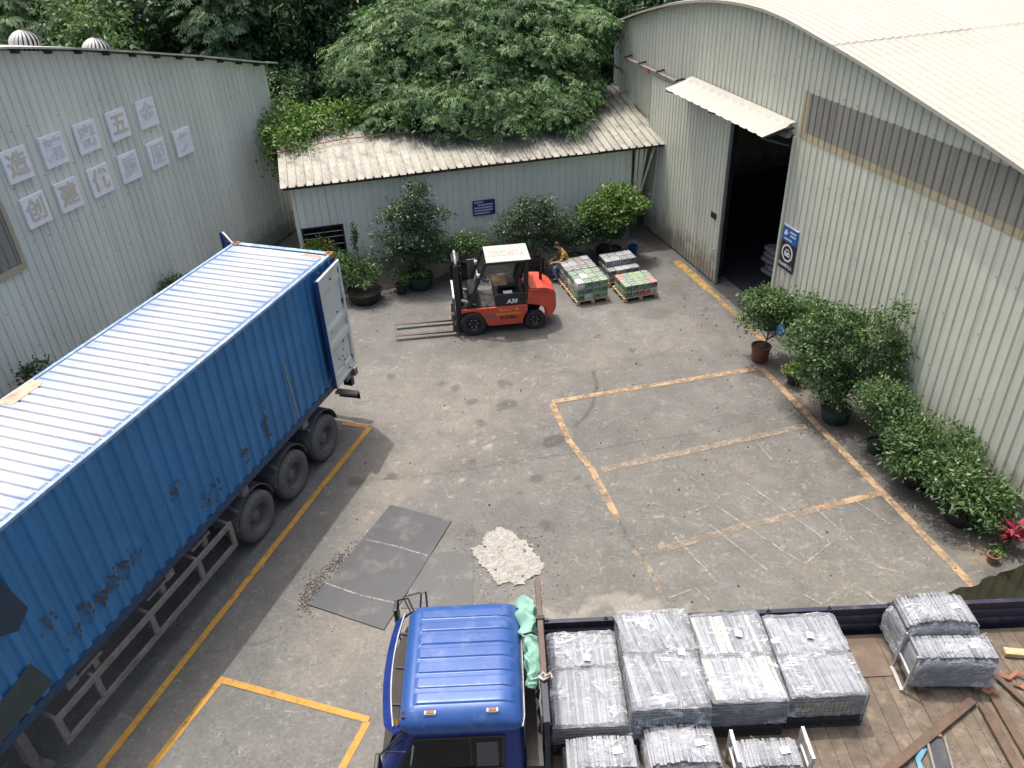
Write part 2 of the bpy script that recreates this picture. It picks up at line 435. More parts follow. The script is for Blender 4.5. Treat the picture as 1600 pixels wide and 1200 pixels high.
def puddle_mat():
    m, nt, b = new_mat('puddle_water')
    v = coords(nt)
    n = noise(nt, v, 2.0, 5, 0.6, 0.3, 0.7)
    nt.links.new(mixc(nt, n, (0.008, 0.008, 0.004), (0.02, 0.018, 0.008)), b.inputs['Base Color'])
    b.inputs['Roughness'].default_value = 0.05
    bump(nt, b, noise(nt, v, 7.0, 4, 0.6, 0.2, 0.8), 0.10, 0.012)
    return m


M['puddle'] = puddle_mat()


def plaid_mat():
    m, nt, b = new_mat('yellow_plaid')
    tc = node(nt, "ShaderNodeTexCoord")
    sep = node(nt, "ShaderNodeSeparateXYZ", {0: tc.outputs['Object']})
    def stripe(sock, f):
        s = node(nt, "ShaderNodeMath", {0: mul(nt, sock, f)}, operation='FRACT')
        g = node(nt, "ShaderNodeMath", {0: s.outputs[0], 1: 0.6}, operation='GREATER_THAN')
        return g.outputs[0]
    ad = node(nt, "ShaderNodeMath", {0: sep.outputs[0], 1: sep.outputs[1]}, operation='ADD')
    c = mixc(nt, mul(nt, stripe(ad.outputs[0], 11.0), 0.75), (0.62, 0.38, 0.05), (0.09, 0.06, 0.03))
    c = mixc(nt, mul(nt, stripe(sep.outputs[2], 11.0), 0.75), c, (0.08, 0.055, 0.03))
    nt.links.new(c, b.inputs['Base Color'])
    b.inputs['Roughness'].default_value = 0.9
    return m


M['plaid'] = plaid_mat()


# ------------------------------------------------------------------ mesh helpers
def link(o, parent=None):
    COL.objects.link(o)
    if parent is not None:
        o.parent = parent
    return o


class MB:
    def __init__(self):
        self.v, self.f = [], []

    def add(self, vs, fs):
        k = len(self.v)
        self.v += [tuple(p) for p in vs]
        self.f += [tuple(i + k for i in f) for f in fs]
        return self

    BOXF = [(0, 3, 2, 1), (4, 5, 6, 7), (0, 1, 5, 4), (1, 2, 6, 5), (2, 3, 7, 6), (3, 0, 4, 7)]

    def box(self, x0, x1, y0, y1, z0, z1):
        return self.add([(x0, y0, z0), (x1, y0, z0), (x1, y1, z0), (x0, y1, z0),
                         (x0, y0, z1), (x1, y0, z1), (x1, y1, z1), (x0, y1, z1)], self.BOXF)

    def beam(self, a, b, w, h, up=(0, 0, 1)):
        a, b, up = Vector(a), Vector(b), Vector(up)
        d = (b - a).normalized()
        s = d.cross(up)
        if s.length < 1e-4:
            s = d.cross(Vector((0, 1, 0)))
        s.normalize()
        t = s.cross(d).normalized()
        s, t = s * w / 2, t * h / 2
        return self.add([a - s - t, a + s - t, a + s + t, a - s + t, b - s - t, b + s - t, b + s + t, b - s + t],
                        [(0, 1, 2, 3), (7, 6, 5, 4), (0, 4, 5, 1), (1, 5, 6, 2), (2, 6, 7, 3), (3, 7, 4, 0)])

    def tube(self, pts, r, n=8, cap=True):
        pts = [Vector(p) for p in pts]
        rs = r if isinstance(r, (list, tuple)) else [r] * len(pts)
        k = len(self.v)
        ref = None
        for i, p in enumerate(pts):
            d = (pts[min(i + 1, len(pts) - 1)] - pts[max(i - 1, 0)]).normalized()
            if ref is None:
                ref = d.orthogonal().normalized()
            s = (ref - d * ref.dot(d))
            s = s.normalized() if s.length > 1e-5 else d.orthogonal().normalized()
            ref = s
            t = d.cross(s)
            for j in range(n):
                a = 2 * math.pi * j / n
                self.v.append(tuple(p + (s * math.cos(a) + t * math.sin(a)) * rs[i]))
        for i in range(len(pts) - 1):
            for j in range(n):
                a, b = k + i * n + j, k + i * n + (j + 1) % n
                self.f.append((a, b, b + n, a + n))
        if cap:
            self.f.append(tuple(k + j for j in reversed(range(n))))
            e = k + (len(pts) - 1) * n
            self.f.append(tuple(e + j for j in range(n)))
        return self

    def lathe(self, prof, n=24, c=(0, 0, 0), axis='z', closed=False):
        """prof: (radius, along) pairs"""
        k = len(self.v)
        for (r, h) in prof:
            for j in range(n):
                a = 2 * math.pi * j / n
                x, y = r * math.cos(a), r * math.sin(a)
                p = (x, y, h) if axis == 'z' else ((x, h, y) if axis == 'y' else (h, x, y))
                self.v.append((p[0] + c[0], p[1] + c[1], p[2] + c[2]))
        for i in range(len(prof) - 1):
            for j in range(n):
                a, b = k + i * n + j, k + i * n + (j + 1) % n
                self.f.append((a, b, b + n, a + n))
        if not closed:
            if prof[0][0] > 1e-4:
                self.f.append(tuple(k + j for j in reversed(range(n))))
            if prof[-1][0] > 1e-4:
                e = k + (len(prof) - 1) * n
                self.f.append(tuple(e + j for j in range(n)))
        return self

    def prism(self, poly, z0, z1):
        n = len(poly)
        vs = [(x, y, z0) for x, y in poly] + [(x, y, z1) for x, y in poly]
        fs = [tuple(reversed(range(n))), tuple(range(n, 2 * n))]
        fs += [(i, (i + 1) % n, (i + 1) % n + n, i + n) for i in range(n)]
        return self.add(vs, fs)

    def prism_y(self, poly, y0, y1):
        """outline in x,z pushed along y"""
        n = len(poly)
        vs = [(x, y0, z) for x, z in poly] + [(x, y1, z) for x, z in poly]
        fs = [tuple(range(n)), tuple(reversed(range(n, 2 * n)))]
        fs += [((i + 1) % n, i, i + n, (i + 1) % n + n) for i in range(n)]
        return self.add(vs, fs)

    def mesh(self, name, mat, smooth=False, bevel=0.0, seg=1):
        me = bpy.data.meshes.new(name)
        me.from_pydata(self.v, [], self.f)
        if bevel or smooth:
            bm = bmesh.new()
            bm.from_mesh(me)
            bmesh.ops.remove_doubles(bm, verts=bm.verts, dist=1e-5)
            bmesh.ops.recalc_face_normals(bm, faces=bm.faces)
            if bevel:
                es = [e for e in bm.edges if len(e.link_faces) == 2 and e.calc_face_angle(0) > 0.45]
                bmesh.ops.bevel(bm, geom=es, offset=bevel, segments=seg, affect='EDGES', profile=0.6)
            bm.to_mesh(me)
            bm.free()
            if smooth:
                for p in me.polygons:
                    p.use_smooth = True
                try:
                    me.set_sharp_from_angle(angle=R(40))
                except Exception:
                    pass
        me.materials.append(mat)
        me.update()
        return me

    def build(self, name, mat, parent=None, **kw):
        return link(bpy.data.objects.new(name, self.mesh(name, mat, **kw)), parent)


def put(name, me, parent, loc=(0, 0, 0), rot=(0, 0, 0), scale=None):
    o = bpy.data.objects.new(name, me)
    o.location = loc
    o.rotation_euler = rot
    if scale:
        o.scale = scale
    return link(o, parent)


def tag(o, label=None, cat=None, group=None, kind=None):
    for k, v in (('label', label), ('category', cat), ('group', group), ('kind', kind)):
        if v:
            o[k] = v
    return o


def thing(name, label, cat, loc=(0, 0, 0), rz=0.0, group=None):
    o = bpy.data.objects.new(name, None)
    o.empty_display_size = 0.2
    o.location = loc
    o.rotation_euler = (0, 0, rz)
    return tag(link(o), label, cat, group)


def text_mesh(body, size, mat, name, thick=0.003, align='CENTER', bold=0.0, shear=0.0):
    cu = bpy.data.curves.new(name, 'FONT')
    cu.body = body
    cu.size = size
    cu.align_x = align
    cu.align_y = 'CENTER'
    cu.extrude = thick
    cu.offset = bold
    cu.shear = shear
    cu.resolution_u = 2
    o = bpy.data.objects.new(name, cu)
    COL.objects.link(o)
    dg = bpy.context.evaluated_depsgraph_get()
    me = bpy.data.meshes.new_from_object(o.evaluated_get(dg))
    bpy.data.objects.remove(o)
    bpy.data.curves.remove(cu)
    me.name = name
    me.materials.clear()
    me.materials.append(mat)
    return me


WALLROT = (math.pi / 2, 0, 0)      # text standing up, read from -Y


# corrugated sheet between x0 and x1, standing (profile in x,y; runs in z) -------------
def profile(x0, x1, pitch, gw, depth, off=0.0):
    pts = [(x0, off)]
    k = math.floor(x0 / pitch + 1e-6)
    while True:
        c = (k + 0.5) * pitch
        k += 1
        if c - gw > x1 - 1e-6:
            break
        for dx, dy in ((-gw, 0), (-gw * 0.45, depth), (gw * 0.45, depth), (gw, 0)):
            x = c + dx
            if x0 < x < x1:
                pts.append((x, off + dy))
    pts.append((x1, off))
    return pts


def sheet(name, x0, x1, bot, top, mat, parent, pitch=0.228, gw=0.032, depth=0.035, off=0.0):
    pr = profile(x0, x1, pitch, gw, depth, off)
    b = bot if callable(bot) else (lambda x: bot)
    t = top if callable(top) else (lambda x: top)
    mb = MB()
    n = len(pr)
    vs = [(x, y, b(x)) for x, y in pr] + [(x, y, t(x)) for x, y in pr]
    # returned edges give the sheet a visible thickness
    mb.add(vs, [(i, i + 1, i + 1 + n, i + n) for i in range(n - 1)])
    return mb.build(name, mat, parent)


def wall_sheets(parent, x0, x1, bot, top, mat, w=0.912, **kw):
    x = x0
    i = 0
    while x < x1 - 0.02:
        xe = min(x + w, x1)
        sheet('wall_sheet', x, xe + 0.0, bot, top, mat, parent, off=kw.get('off', 0) + (0.004 if i % 2 else 0.0),
              **{k: v for k, v in kw.items() if k != 'off'})
        x = xe
        i += 1


# ------------------------------------------------------------------ ground
def value_noise(X, Y, scale, seed, octaves=4):
    out = np.zeros_like(X)
    amp, tot = 1.0, 0.0
    for o in range(octaves):
        g = np.random.default_rng(seed + o).random((257, 257))
        fx, fy = X * scale * 2 ** o + 37.3 * o, Y * scale * 2 ** o + 11.7 * o
        ix, iy = np.floor(fx).astype(int), np.floor(fy).astype(int)
        tx, ty = fx - ix, fy - iy
        tx, ty = tx * tx * (3 - 2 * tx), ty * ty * (3 - 2 * ty)
        a, b = g[iy % 257, ix % 257], g[iy % 257, (ix + 1) % 257]
        c, d = g[(iy + 1) % 257, ix % 257], g[(iy + 1) % 257, (ix + 1) % 257]
        out += amp * ((a * (1 - tx) + b * tx) * (1 - ty) + (c * (1 - tx) + d * tx) * ty)
        tot += amp
        amp *= 0.55
    return out / tot


def build_yard():
    x0, x1, y0, y1, st = -14.5, 13.0, 2.0, 32.0, 0.055
    nx, ny = int((x1 - x0) / st) + 1, int((y1 - y0) / st) + 1
    X, Y = np.meshgrid(x0 + np.arange(nx) * st, y0 + np.arange(ny) * st)
    n1 = value_noise(X, Y, 0.35, 1)
    n2 = value_noise(X, Y, 1.4, 9)
    n3 = value_noise(X, Y, 4.0, 21, 3)
    base = np.zeros(X.shape + (3,))
    base[:] = (0.140, 0.141, 0.137)
    n4 = value_noise(X * .9 + Y * .35, Y * .5 - X * .2, 1.1, 55, 4)
    base *= (0.66 + 0.66 * n1)[..., None] * (0.80 + 0.40 * n2)[..., None] * (0.86 + 0.28 * n4)[..., None]

    def blend(mask, col):
        nonlocal base
        base = base * (1 - mask[..., None]) + np.array(col) * mask[..., None]

    def blob(cx, cy, rx, ry, ang, col, a, soft=0.35, wob=0.5):
        c, s = math.cos(ang), math.sin(ang)
        dx, dy = X - cx, Y - cy
        u, v = (dx * c + dy * s) / rx, (-dx * s + dy * c) / ry
        d = np.sqrt(u * u + v * v) + (n2 - 0.5) * wob * 1.6 + (n3 - 0.5) * wob
        blend(np.clip((1 - d) / soft, 0, 1) * a, col)

    def stroke(pts, w, col, a, wob=0.06):
        best = np.full(X.shape, 9.0)
        for (ax, ay), (bx, by) in zip(pts[:-1], pts[1:]):
            L2 = (bx - ax) ** 2 + (by - ay) ** 2
            t = np.clip(((X - ax) * (bx - ax) + (Y - ay) * (by - ay)) / L2, 0, 1)
            best = np.minimum(best, np.hypot(X - ax - t * (bx - ax) + (n3 - .5) * wob, Y - ay - t * (by - ay) + (n2 - .5) * wob))
        blend(np.clip((w - best) / (w * 0.6), 0, 1) * a, col)

    # broad areas: warmer dusty driveway, cooler grey-green slabs, damp strip by the right wall
    blob(-1.6, 16.2, 3.8, 2.8, 0.3, (0.204, 0.185, 0.166), 0.75, 0.8)
    blob(-2.6, 13.2, 0.9, 2.8, -0.35, (0.229, 0.206, 0.180), 0.75, 0.7)
    blob(-3.0, 9.6, 1.5, 1.5, 0, (0.215, 0.195, 0.169), 0.7, 0.7)
    blob(0.5, 13.3, 2.6, 1.2, 0.1, (0.159, 0.158, 0.148), 0.7, 0.6)
    blob(1.6, 10.0, 2.4, 2.0, 0, (0.148, 0.147, 0.132), 0.8, 0.6)
    blob(4.4, 12.6, 3.0, 3.4, 0.2, (0.152, 0.145, 0.132), 0.7, 0.7)
    blob(6.0, 9.8, 2.5, 1.6, 0, (0.159, 0.151, 0.130), 0.6, 0.6)
    blob(-5.0, 10.5, 1.0, 5.5, -0.35, (0.126, 0.129, 0.126), 0.8, 0.7)
    blob(3.6, 18.8, 4.0, 1.5, 0.2, (0.181, 0.169, 0.155), 0.6, 0.7)
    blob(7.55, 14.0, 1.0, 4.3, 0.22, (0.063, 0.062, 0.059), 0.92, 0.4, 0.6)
    blob(7.95, 11.6, 0.7, 1.4, 0.2, (0.074, 0.072, 0.065), 0.75, 0.6, 0.7)
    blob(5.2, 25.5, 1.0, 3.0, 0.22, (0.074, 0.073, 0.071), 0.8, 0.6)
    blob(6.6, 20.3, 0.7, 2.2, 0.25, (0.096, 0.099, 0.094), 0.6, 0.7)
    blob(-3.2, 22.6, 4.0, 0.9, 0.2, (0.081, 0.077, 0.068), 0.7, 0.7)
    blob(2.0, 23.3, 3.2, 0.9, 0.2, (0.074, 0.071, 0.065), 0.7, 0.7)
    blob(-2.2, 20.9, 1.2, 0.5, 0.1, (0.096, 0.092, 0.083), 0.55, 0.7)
    blob(8.6, 10.7, 0.7, 0.35, 0.5, (0.229, 0.198, 0.148), 0.8, 0.6)
    blob(7.0, 16.2, 0.35, 1.3, 0.2, (0.215, 0.187, 0.151), 0.6, 0.7, 0.8)
    for i in range(46):       # old patch repairs and worn areas
        g_ = rng.uniform(.105, .195)
        blob(rng.uniform(-4, 7.5), rng.uniform(9, 20), rng.uniform(.25, 1.1), rng.uniform(.15, .6), rng.uniform(0, 3), (g_ * rng.uniform(1.0, 1.1), g_, g_ * rng.uniform(.88, .97)), rng.uniform(.25, .6), rng.uniform(.15, .6), rng.uniform(.4, 1.0))
    # oil and damp spots
    for (x, y, r) in [(-1.77, 17.19, .2), (-1.4, 16.98, .17), (-0.99, 16.34, .14), (-0.26, 16.05, .22), (-0.06, 16.13, .16), (-0.79, 15.44, .14),
                      (0.45, 13.35, .16), (-0.92, 13.99, .06), (-0.2, 17.06, .18), (-2.49, 15.17, .06), (-2.67, 13.62, .1), (-3.41, 13.49, .14),
                      (0.06, 12.91, .1), (-3.1, 17.64, .14), (-0.91, 11.8, .16), (0.53, 11.88, .2), (2.4, 19.2, .12), (3.2, 18.4, .1), (4.6, 17.8, .1), (1.5, 13.0, .1), (1.3, 13.3, .12)]:
        blob(x, y, r * 1.3, r, rng.random() * 3, (0.074, 0.072, 0.066), 0.75, 0.5, 0.9)
    blob(0.92, 14.65, 0.36, 0.26, 0.6, (0.063, 0.062, 0.060), 0.9, 0.3, 0.7)
    blob(4.2, 20.3, 0.5, 0.3, 0.2, (0.089, 0.088, 0.083), 0.6, 0.5, 0.9)
    blob(5.1, 21.6, 0.4, 0.5, 0.2, (0.081, 0.081, 0.076), 0.5, 0.5, 0.9)
    # limewash drips and dust
    for (x, y) in [(-0.96, 14.74), (-0.6, 14.54), (-1.15, 13.41), (-0.36, 13.73), (0.06, 14.03), (0.97, 14.96), (1.2, 15.06), (-0.26, 13.35),
                   (-1.9, 13.41), (-1.6, 16.12)]:
        blob(x, y, .13, .07, rng.random() * 3, (0.355, 0.338, 0.310), 0.6, 0.6, 1.0)
    for i in range(120):
        x, y = rng.uniform(1.0, 7.4), rng.uniform(9.0, 14.0)
        blob(x, y, rng.uniform(.03, .13), rng.uniform(.015, .035), rng.random() * 3, (0.370, 0.360, 0.331), rng.uniform(.25, .6), 0.7, 1.3)
    for i in range(60):
        x, y = rng.uniform(-3.2, 1.5), rng.uniform(12.5, 18)
        blob(x, y, rng.uniform(.02, .06), rng.uniform(.02, .04), 0, (0.385, 0.367, 0.338), rng.uniform(.4, .9), 0.7, 0.8)
    # tyre arc, cracks
    stroke([(2.09, 17.45), (2.1, 16.81), (1.89, 15.91), (1.62, 15.43), (1.39, 15.15)], 0.07, (0.067, 0.064, 0.060), 0.75, 0.05)
    stroke([(4.5, 18.6), (3.9, 18.1), (3.1, 17.9), (2.4, 18.1)], 0.05, (0.089, 0.085, 0.079), 0.4, 0.1)
    stroke([(-3.83, 13.34), (-3.41, 13.49), (-2.32, 13.57), (-1.16, 13.73), (0.03, 13.97), (1.2, 14.14), (2.8, 14.46), (4.29, 14.7), (5.88, 15.2)],
           0.03, (0.044, 0.043, 0.040), 0.45, 0.06)
    stroke([(-6.38, 9.17), (-5.64, 9.22), (-5.0, 9.29), (-4.48, 9.4), (-3.9, 9.6)], 0.05, (0.052, 0.051, 0.049), 0.5, 0.3)
    stroke([(2.0, 11.9), (2.15, 11.25), (2.37, 10.61), (2.47, 10.02)], 0.04, (0.052, 0.051, 0.047), 0.7, 0.08)
    stroke([(-0.4, 9.9), (0.5, 9.75), (1.6, 9.9), (2.4, 9.6), (3.4, 9.4)], 0.16, (0.348, 0.331, 0.295), 0.5, 0.6)
    base *= np.array((0.84, 0.835, 0.815))
    z = (n1 - 0.5) * 0.016
    z = np.minimum(z, 0.0045)
    P = np.stack([X, Y, z], -1).reshape(-1, 3)
    idx = np.arange(nx * ny).reshape(ny, nx)
    Q = np.stack([idx[:-1, :-1], idx[:-1, 1:], idx[1:, 1:], idx[1:, :-1]], -1).reshape(-1, 4)
    me = bpy.data.meshes.new('yard_ground')
    me.vertices.add(len(P))
    me.vertices.foreach_set('co', P.astype(np.float32).ravel())
    me.loops.add(Q.size)
    me.loops.foreach_set('vertex_index', Q.astype(np.int32).ravel())
    me.polygons.add(len(Q))
    me.polygons.foreach_set('loop_start', np.arange(0, Q.size, 4, dtype=np.int32))
    me.update(calc_edges=True)
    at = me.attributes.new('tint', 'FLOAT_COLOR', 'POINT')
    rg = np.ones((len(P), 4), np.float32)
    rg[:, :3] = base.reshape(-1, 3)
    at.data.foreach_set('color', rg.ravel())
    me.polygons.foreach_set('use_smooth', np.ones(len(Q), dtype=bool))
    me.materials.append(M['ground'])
    o = bpy.data.objects.new('yard_ground', me)
    return tag(link(o), kind='structure')


yard = build_yard()


def hill_z(x, y):
    d = max(0.0, y - 31.0 + 0.12 * x)
    return -0.06 + 0.0 * x + (d * 0.16 + 0.006 * d * d if d < 30 else 4.8 + 5.4 + (d - 30) * 0.5)


def build_hillside():
    mb = MB()
    xs = [-160 + 8 * i for i in range(41)]
    ys = [-60, -30, 0, 15, 28, 30, 32, 34, 37, 40, 44, 48, 53, 58, 64, 72, 82, 95, 120, 160]
    for y in ys:
        for x in xs:
            mb.v.append((x, y, hill_z(x, y) - 0.04 + (random.uniform(-.3, .3) if y > 36 else 0)))
    n = len(xs)
    for j in range(len(ys) - 1):
        for i in range(n - 1):
            mb.f.append((j * n + i, j * n + i + 1, (j + 1) * n + i + 1, (j + 1) * n + i))
    return tag(mb.build('hillside', M['hill'], smooth=True), kind='structure')


build_hillside()


# painted lines on the yard: flat strips, children of the ground
def strip(pts, w, mat, name='painted_line', z=0.009):
    mb = MB()
    P = [Vector((x, y, 0)) for x, y in pts]
    for i, p in enumerate(P):
        d = (P[min(i + 1, len(P) - 1)] - P[max(i - 1, 0)]).normalized()
        s = Vector((-d.y, d.x, 0)) * w / 2
        mb.v += [tuple(p + s + Vector((0, 0, z))), tuple(p - s + Vector((0, 0, z)))]
    mb.f = [(2 * i, 2 * i + 1, 2 * i + 3, 2 * i + 2) for i in range(len(P) - 1)]
    return mb.build(name, mat, yard)


strip([(6.31, 17.25), (7.97, 9.80)], 0.16, M['orange'])
strip([(0.94, 16.17), (6.24, 17.24)], 0.16, M['orange'])
strip([(1.83, 13.52), (6.6, 14.75)], 0.18, M['faint'])
strip([(2.63, 11.08), (4.35, 11.61), (5.9, 12.0)], 0.16, M['faint'])
strip([(5.92, 12.01), (7.36, 12.4)], 0.16, M['orange'], z=0.0095)
strip([(0.94, 16.08), (1.23, 14.57), (1.63, 13.53), (1.97, 11.97)], 0.15, M['orange'], z=0.0135)
strip([(2.15, 11.11), (2.37, 10.61), (2.47, 10.02)], 0.10, M['faint'])
strip([(-3.37, 15.47), (-4.36, 12.8), (-5.36, 10.0), (-6.36, 7.21), (-7.0, 5.4)], 0.12, M['yellow'])
strip([(-4.04, 15.67), (-3.42, 15.485)], 0.12, M['yellow'], z=0.0135)
strip([(-6.2, 5.6), (-5.59, 7.17), (-4.98, 8.62)], 0.115, M['yellow'])
strip([(-5.02, 8.63), (-2.45, 7.75)], 0.115, M['yellow'], z=0.0135)
strip([(-2.47, 7.72), (-2.71, 7.08), (-3.1, 6.0)], 0.115, M['yellow'])
strip([(5.40, 23.75), (5.95, 21.7)], 0.26, M['worn_yellow'])
strip([(5.95, 21.7), (6.45, 19.74), (6.75, 18.5)], 0.14, M['worn_yellow'])
for pts in [[(3.99, 12.21), (4.93, 10.89)], [(3.72, 11.7), (4.49, 10.45)], [(2.99, 11.42), (3.52, 10.22)], [(4.73, 12.91), (5.85, 11.07)],
            [(5.87, 12.1), (6.13, 11.46)], [(6.22, 11.37), (6.4, 10.87)], [(4.97, 10.84), (5.22, 10.56), (5.92, 11.1)], [(6.74, 12.21), (7.17, 11.48)],
            [(5.34, 14.22), (5.49, 13.56)], [(3.51, 12.11), (3.81, 12.23)], [(3.95, 12.31), (4.13, 12.53)], [(6.2, 11.5), (6.32, 11.72)],
            [(2.6, 9.9), (3.1, 10.1), (3.3, 9.8)], [(4.9, 9.9), (5.2, 9.6), (5.45, 9.75)], [(6.0, 9.9), (6.3, 9.4)], [(4.2, 9.6), (4.5, 9.3)], [(6.5, 10.4), (6.9, 10.2)]]:
    strip(pts, random.uniform(0.035, 0.06), M['chalk'], 'chalk_mark', 0.0165)

pud = [(6.9, 8.6), (7.2, 9.44), (7.45, 9.72), (7.72, 9.85), (7.9, 9.84), (8.08, 9.89), (8.18, 10.0), (8.37, 10.08), (8.46, 10.06), (8.58, 10.14),
       (8.85, 10.2), (9.11, 10.31), (9.5, 10.3), (10.2, 10.0), (10.2, 8.2), (8.93, 7.9), (7.4, 8.1)]
mbp = MB()
mbp.add([(x, y, 0.0125) for x, y in pud], [tuple(reversed(range(len(pud))))])
tag(mbp.build('puddle', M['puddle']), kind='structure')


# ------------------------------------------------------------------ left warehouse (arched gable towards the yard)
LW = thing('warehouse', 'grey corrugated warehouse with lettered boards on its arched gable wall', 'warehouse', (-7.9, 26.6, 0), R(90 - 20.4))


def ltop(x):
    return float(np.interp(x, [-16, -12, -10, -8.11, -6.07, -4.47, -2.1, 1.45], [8.45, 8.42, 8.25, 8.0, 7.58, 7.19, 6.61, 5.66]))


wall_sheets(LW, -15.96, 1.2, 0.12, lambda x: ltop(x) - 0.05, M['wall_left'])
mb = MB(); mb.box(-16, 1.18, 0.06, 0.2, -0.05, 5.5); mb.build('light_block_wall', M['dark'], LW)  # added dark backing that blocks light behind the thin sheets
mb = MB(); mb.box(1.06, 1.2, 0.21, 14, -0.05, 5.5); mb.build('end_wall', M['wall_left'], LW)
mb = MB(); mb.box(-16, 1.19, -0.02, 0.05, -0.05, 0.12); mb.build('plinth', M['plinth'], LW)
# roof: curved slab with an overhang, and the purlin ends under its edge
mb = MB()
xs = np.linspace(-16, 1.55, 30)
for y in (-0.28, 14.0):
    for x in xs:
        mb.v += [(x, y, ltop(x)), (x, y, ltop(x) + 0.045)]
n = len(xs)
for i in range(n - 1):
    a = 2 * i
    b = 2 * n + 2 * i
    mb.f += [(a, a + 2, a + 3, a + 1), (b, b + 1, b + 3, b + 2), (a + 1, a + 3, b + 3, b + 1), (a, b, b + 2, a + 2)]
mb.f += [(2 * n - 2, 4 * n - 2, 4 * n - 1, 2 * n - 1)]
mb.build('roof', M['roof_left'], LW)
for x in np.arange(-15.5, 1.5, 0.85):
    mb = MB(); mb.box(x - 0.03, x + 0.03, -0.2, 0.05, ltop(x) - 0.1, ltop(x) - 0.005); mb.build('purlin_end', M['dark_steel'], LW)
# translucent light panel at the left edge of the picture
wl = MB(); wl.box(-12.5, -9.55, -0.035, -0.012, 3.62, 5.0); wlo = wl.build('light_panel', M['band'], LW)
for x in np.arange(-12.4, -9.55, 0.228):
    mb = MB(); mb.box(x - 0.02, x + 0.02, -0.06, -0.036, 3.62, 5.0); mb.build('panel_rib', M['band'], LW)
mb = MB(); mb.box(-9.6, -9.52, -0.065, -0.037, 3.5, 5.06); mb.box(-12.5, -9.52, -0.064, -0.0375, 3.44, 3.6); mb.build('panel_frame', M['band_tan'], LW)
# screw heads in rows, as dark little washers on the sheets
mb = MB()
for zr in (1.6, 2.7, 3.9, 5.2, 6.35):
    for x in np.arange(-15.9, 1.0, 0.456):
        if ltop(x) > zr + 0.2 and random.random() < 0.75:
            zz = zr + random.uniform(-.02, .02)
            mb.box(x - .009, x + .009, -0.012, 0.002, zz - .009, zz + .009)
mb.build('screw_heads', M['dark_steel'], LW)['kind'] = 'stuff'


def vent(loc, label):
    t = thing('turbine_vent', label, 'roof vent', loc)
    mb = MB(); mb.lathe([(0.26, -0.25), (0.26, 0.06), (0.3, 0.07)], 20); mb.build('collar', M['steel'], t)
    mb = MB(); mb.lathe([(0.26, 0.07), (0.30, 0.14), (0.31, 0.3), (0.24, 0.45), (0.12, 0.53), (0.0, 0.54)], 18); mb.build('core', M['dark_steel'], t, smooth=True)  # dark body added behind the fins to give their dark gaps
    fin = MB()
    for i in range(9):
        el = R(-38) + R(118) * i / 8
        r, z = 0.39 * math.cos(el), 0.27 + 0.32 * math.sin(el)
        for aa in (0.0, 0.2):
            fin.v.append(((r - aa * .12) * math.cos(aa + .25 * i / 8), (r - aa * .12) * math.sin(aa + .25 * i / 8), z))
    fin.f = [(2 * i, 2 * i + 1, 2 * i + 3, 2 * i + 2) for i in range(8)]
    fm = fin.mesh('fin', M['vent_fin'], smooth=True)
    for k in range(20):
        put('fin', fm, t, rot=(0, 0, 2 * math.pi * k / 20))


def lw_pt(s, d, z):
    t = R(20.4)
    return (-7.9 + s * math.sin(t) - d * math.cos(t), 26.6 + s * math.cos(t) + d * math.sin(t), z)


vent(lw_pt(-5.0, 2.75, ltop(-5.0) - 0.14), 'spinning roof vent at the far left, nearer the frame edge')
vent(lw_pt(-3.0, 2.45, ltop(-3.0) - 0.2), 'second roof vent, half hidden behind the arched roof edge')

# lettered boards
ORD = ['first', 'second', 'third', 'fourth', 'fifth', 'sixth']


def board(ch, s, z, row, k, gold):
    t = thing('sign_board', 'white board with faded character %s, %s from the left in the %s row' % (ch, ORD[k], row), 'sign board',
              lw_pt(s, -0.05, z), R(90 - 20.4), 'lettered boards on the warehouse gable')
    w, h = 0.335, 0.36
    tilt = random.uniform(-.02, .02)
    mb = MB(); mb.box(-w, w, -0.03, 0.04, -h, h); b = mb.build('board', M['white'], t, bevel=0.006)
    b.rotation_euler = (0, tilt, 0)
    me = text_mesh(ch, 0.56, M['glyph_gold'] if gold else M['glyph'], 'character', 0.004, bold=0.012)
    put('character', me, t, (0, -0.037, -0.01), WALLROT)


for k, (ch, s) in enumerate(zip('造精密五金', (-8.79, -7.71, -6.64, -5.55, -4.47))):
    board(ch, s, 5.66, 'top', k, k in (0, 3))
for k, (ch, s) in enumerate(zip('创建优质服务', (-8.74, -7.73, -6.66, -5.59, -4.49, -3.39))):
    board(ch, s, 4.57, 'bottom', k, k in (0, 1, 2))

# ------------------------------------------------------------------ right warehouse (big arch, sliding door)
tR = R(16)
RP = Vector((6.2 + .2 * math.cos(tR), 22.05 + .2 * math.sin(tR), 0))
RW = thing('warehouse', 'cream arched warehouse with tall sliding door standing open, right of the yard', 'warehouse', RP, R(-74))


def rw_pt(s, y, z):
    return (RP.x + s * math.sin(tR) + y * math.cos(tR), RP.y - s * math.cos(tR) + y * math.sin(tR), z)


_RS = [-7.95, -7.22, -5.5, -3.81, -2.3, -0.69, 0.79, 2.0, 3.16, 4.4, 5.56, 7.42, 8.99, 11.0, 14.0]
_RZ = [6.12, 6.38, 6.86, 7.26, 7.53, 7.71, 7.75, 7.66, 7.47, 7.29, 7.08, 6.73, 6.42, 5.95, 5.2]


def rtop(x):
    return float(np.interp(x, _RS, _RZ))


def rtop_s(x):      # smoothed arch
    return (rtop(x - .7) + 2 * rtop(x) + rtop(x + .7)) / 4 if -7.2 < x < 13 else rtop(x)


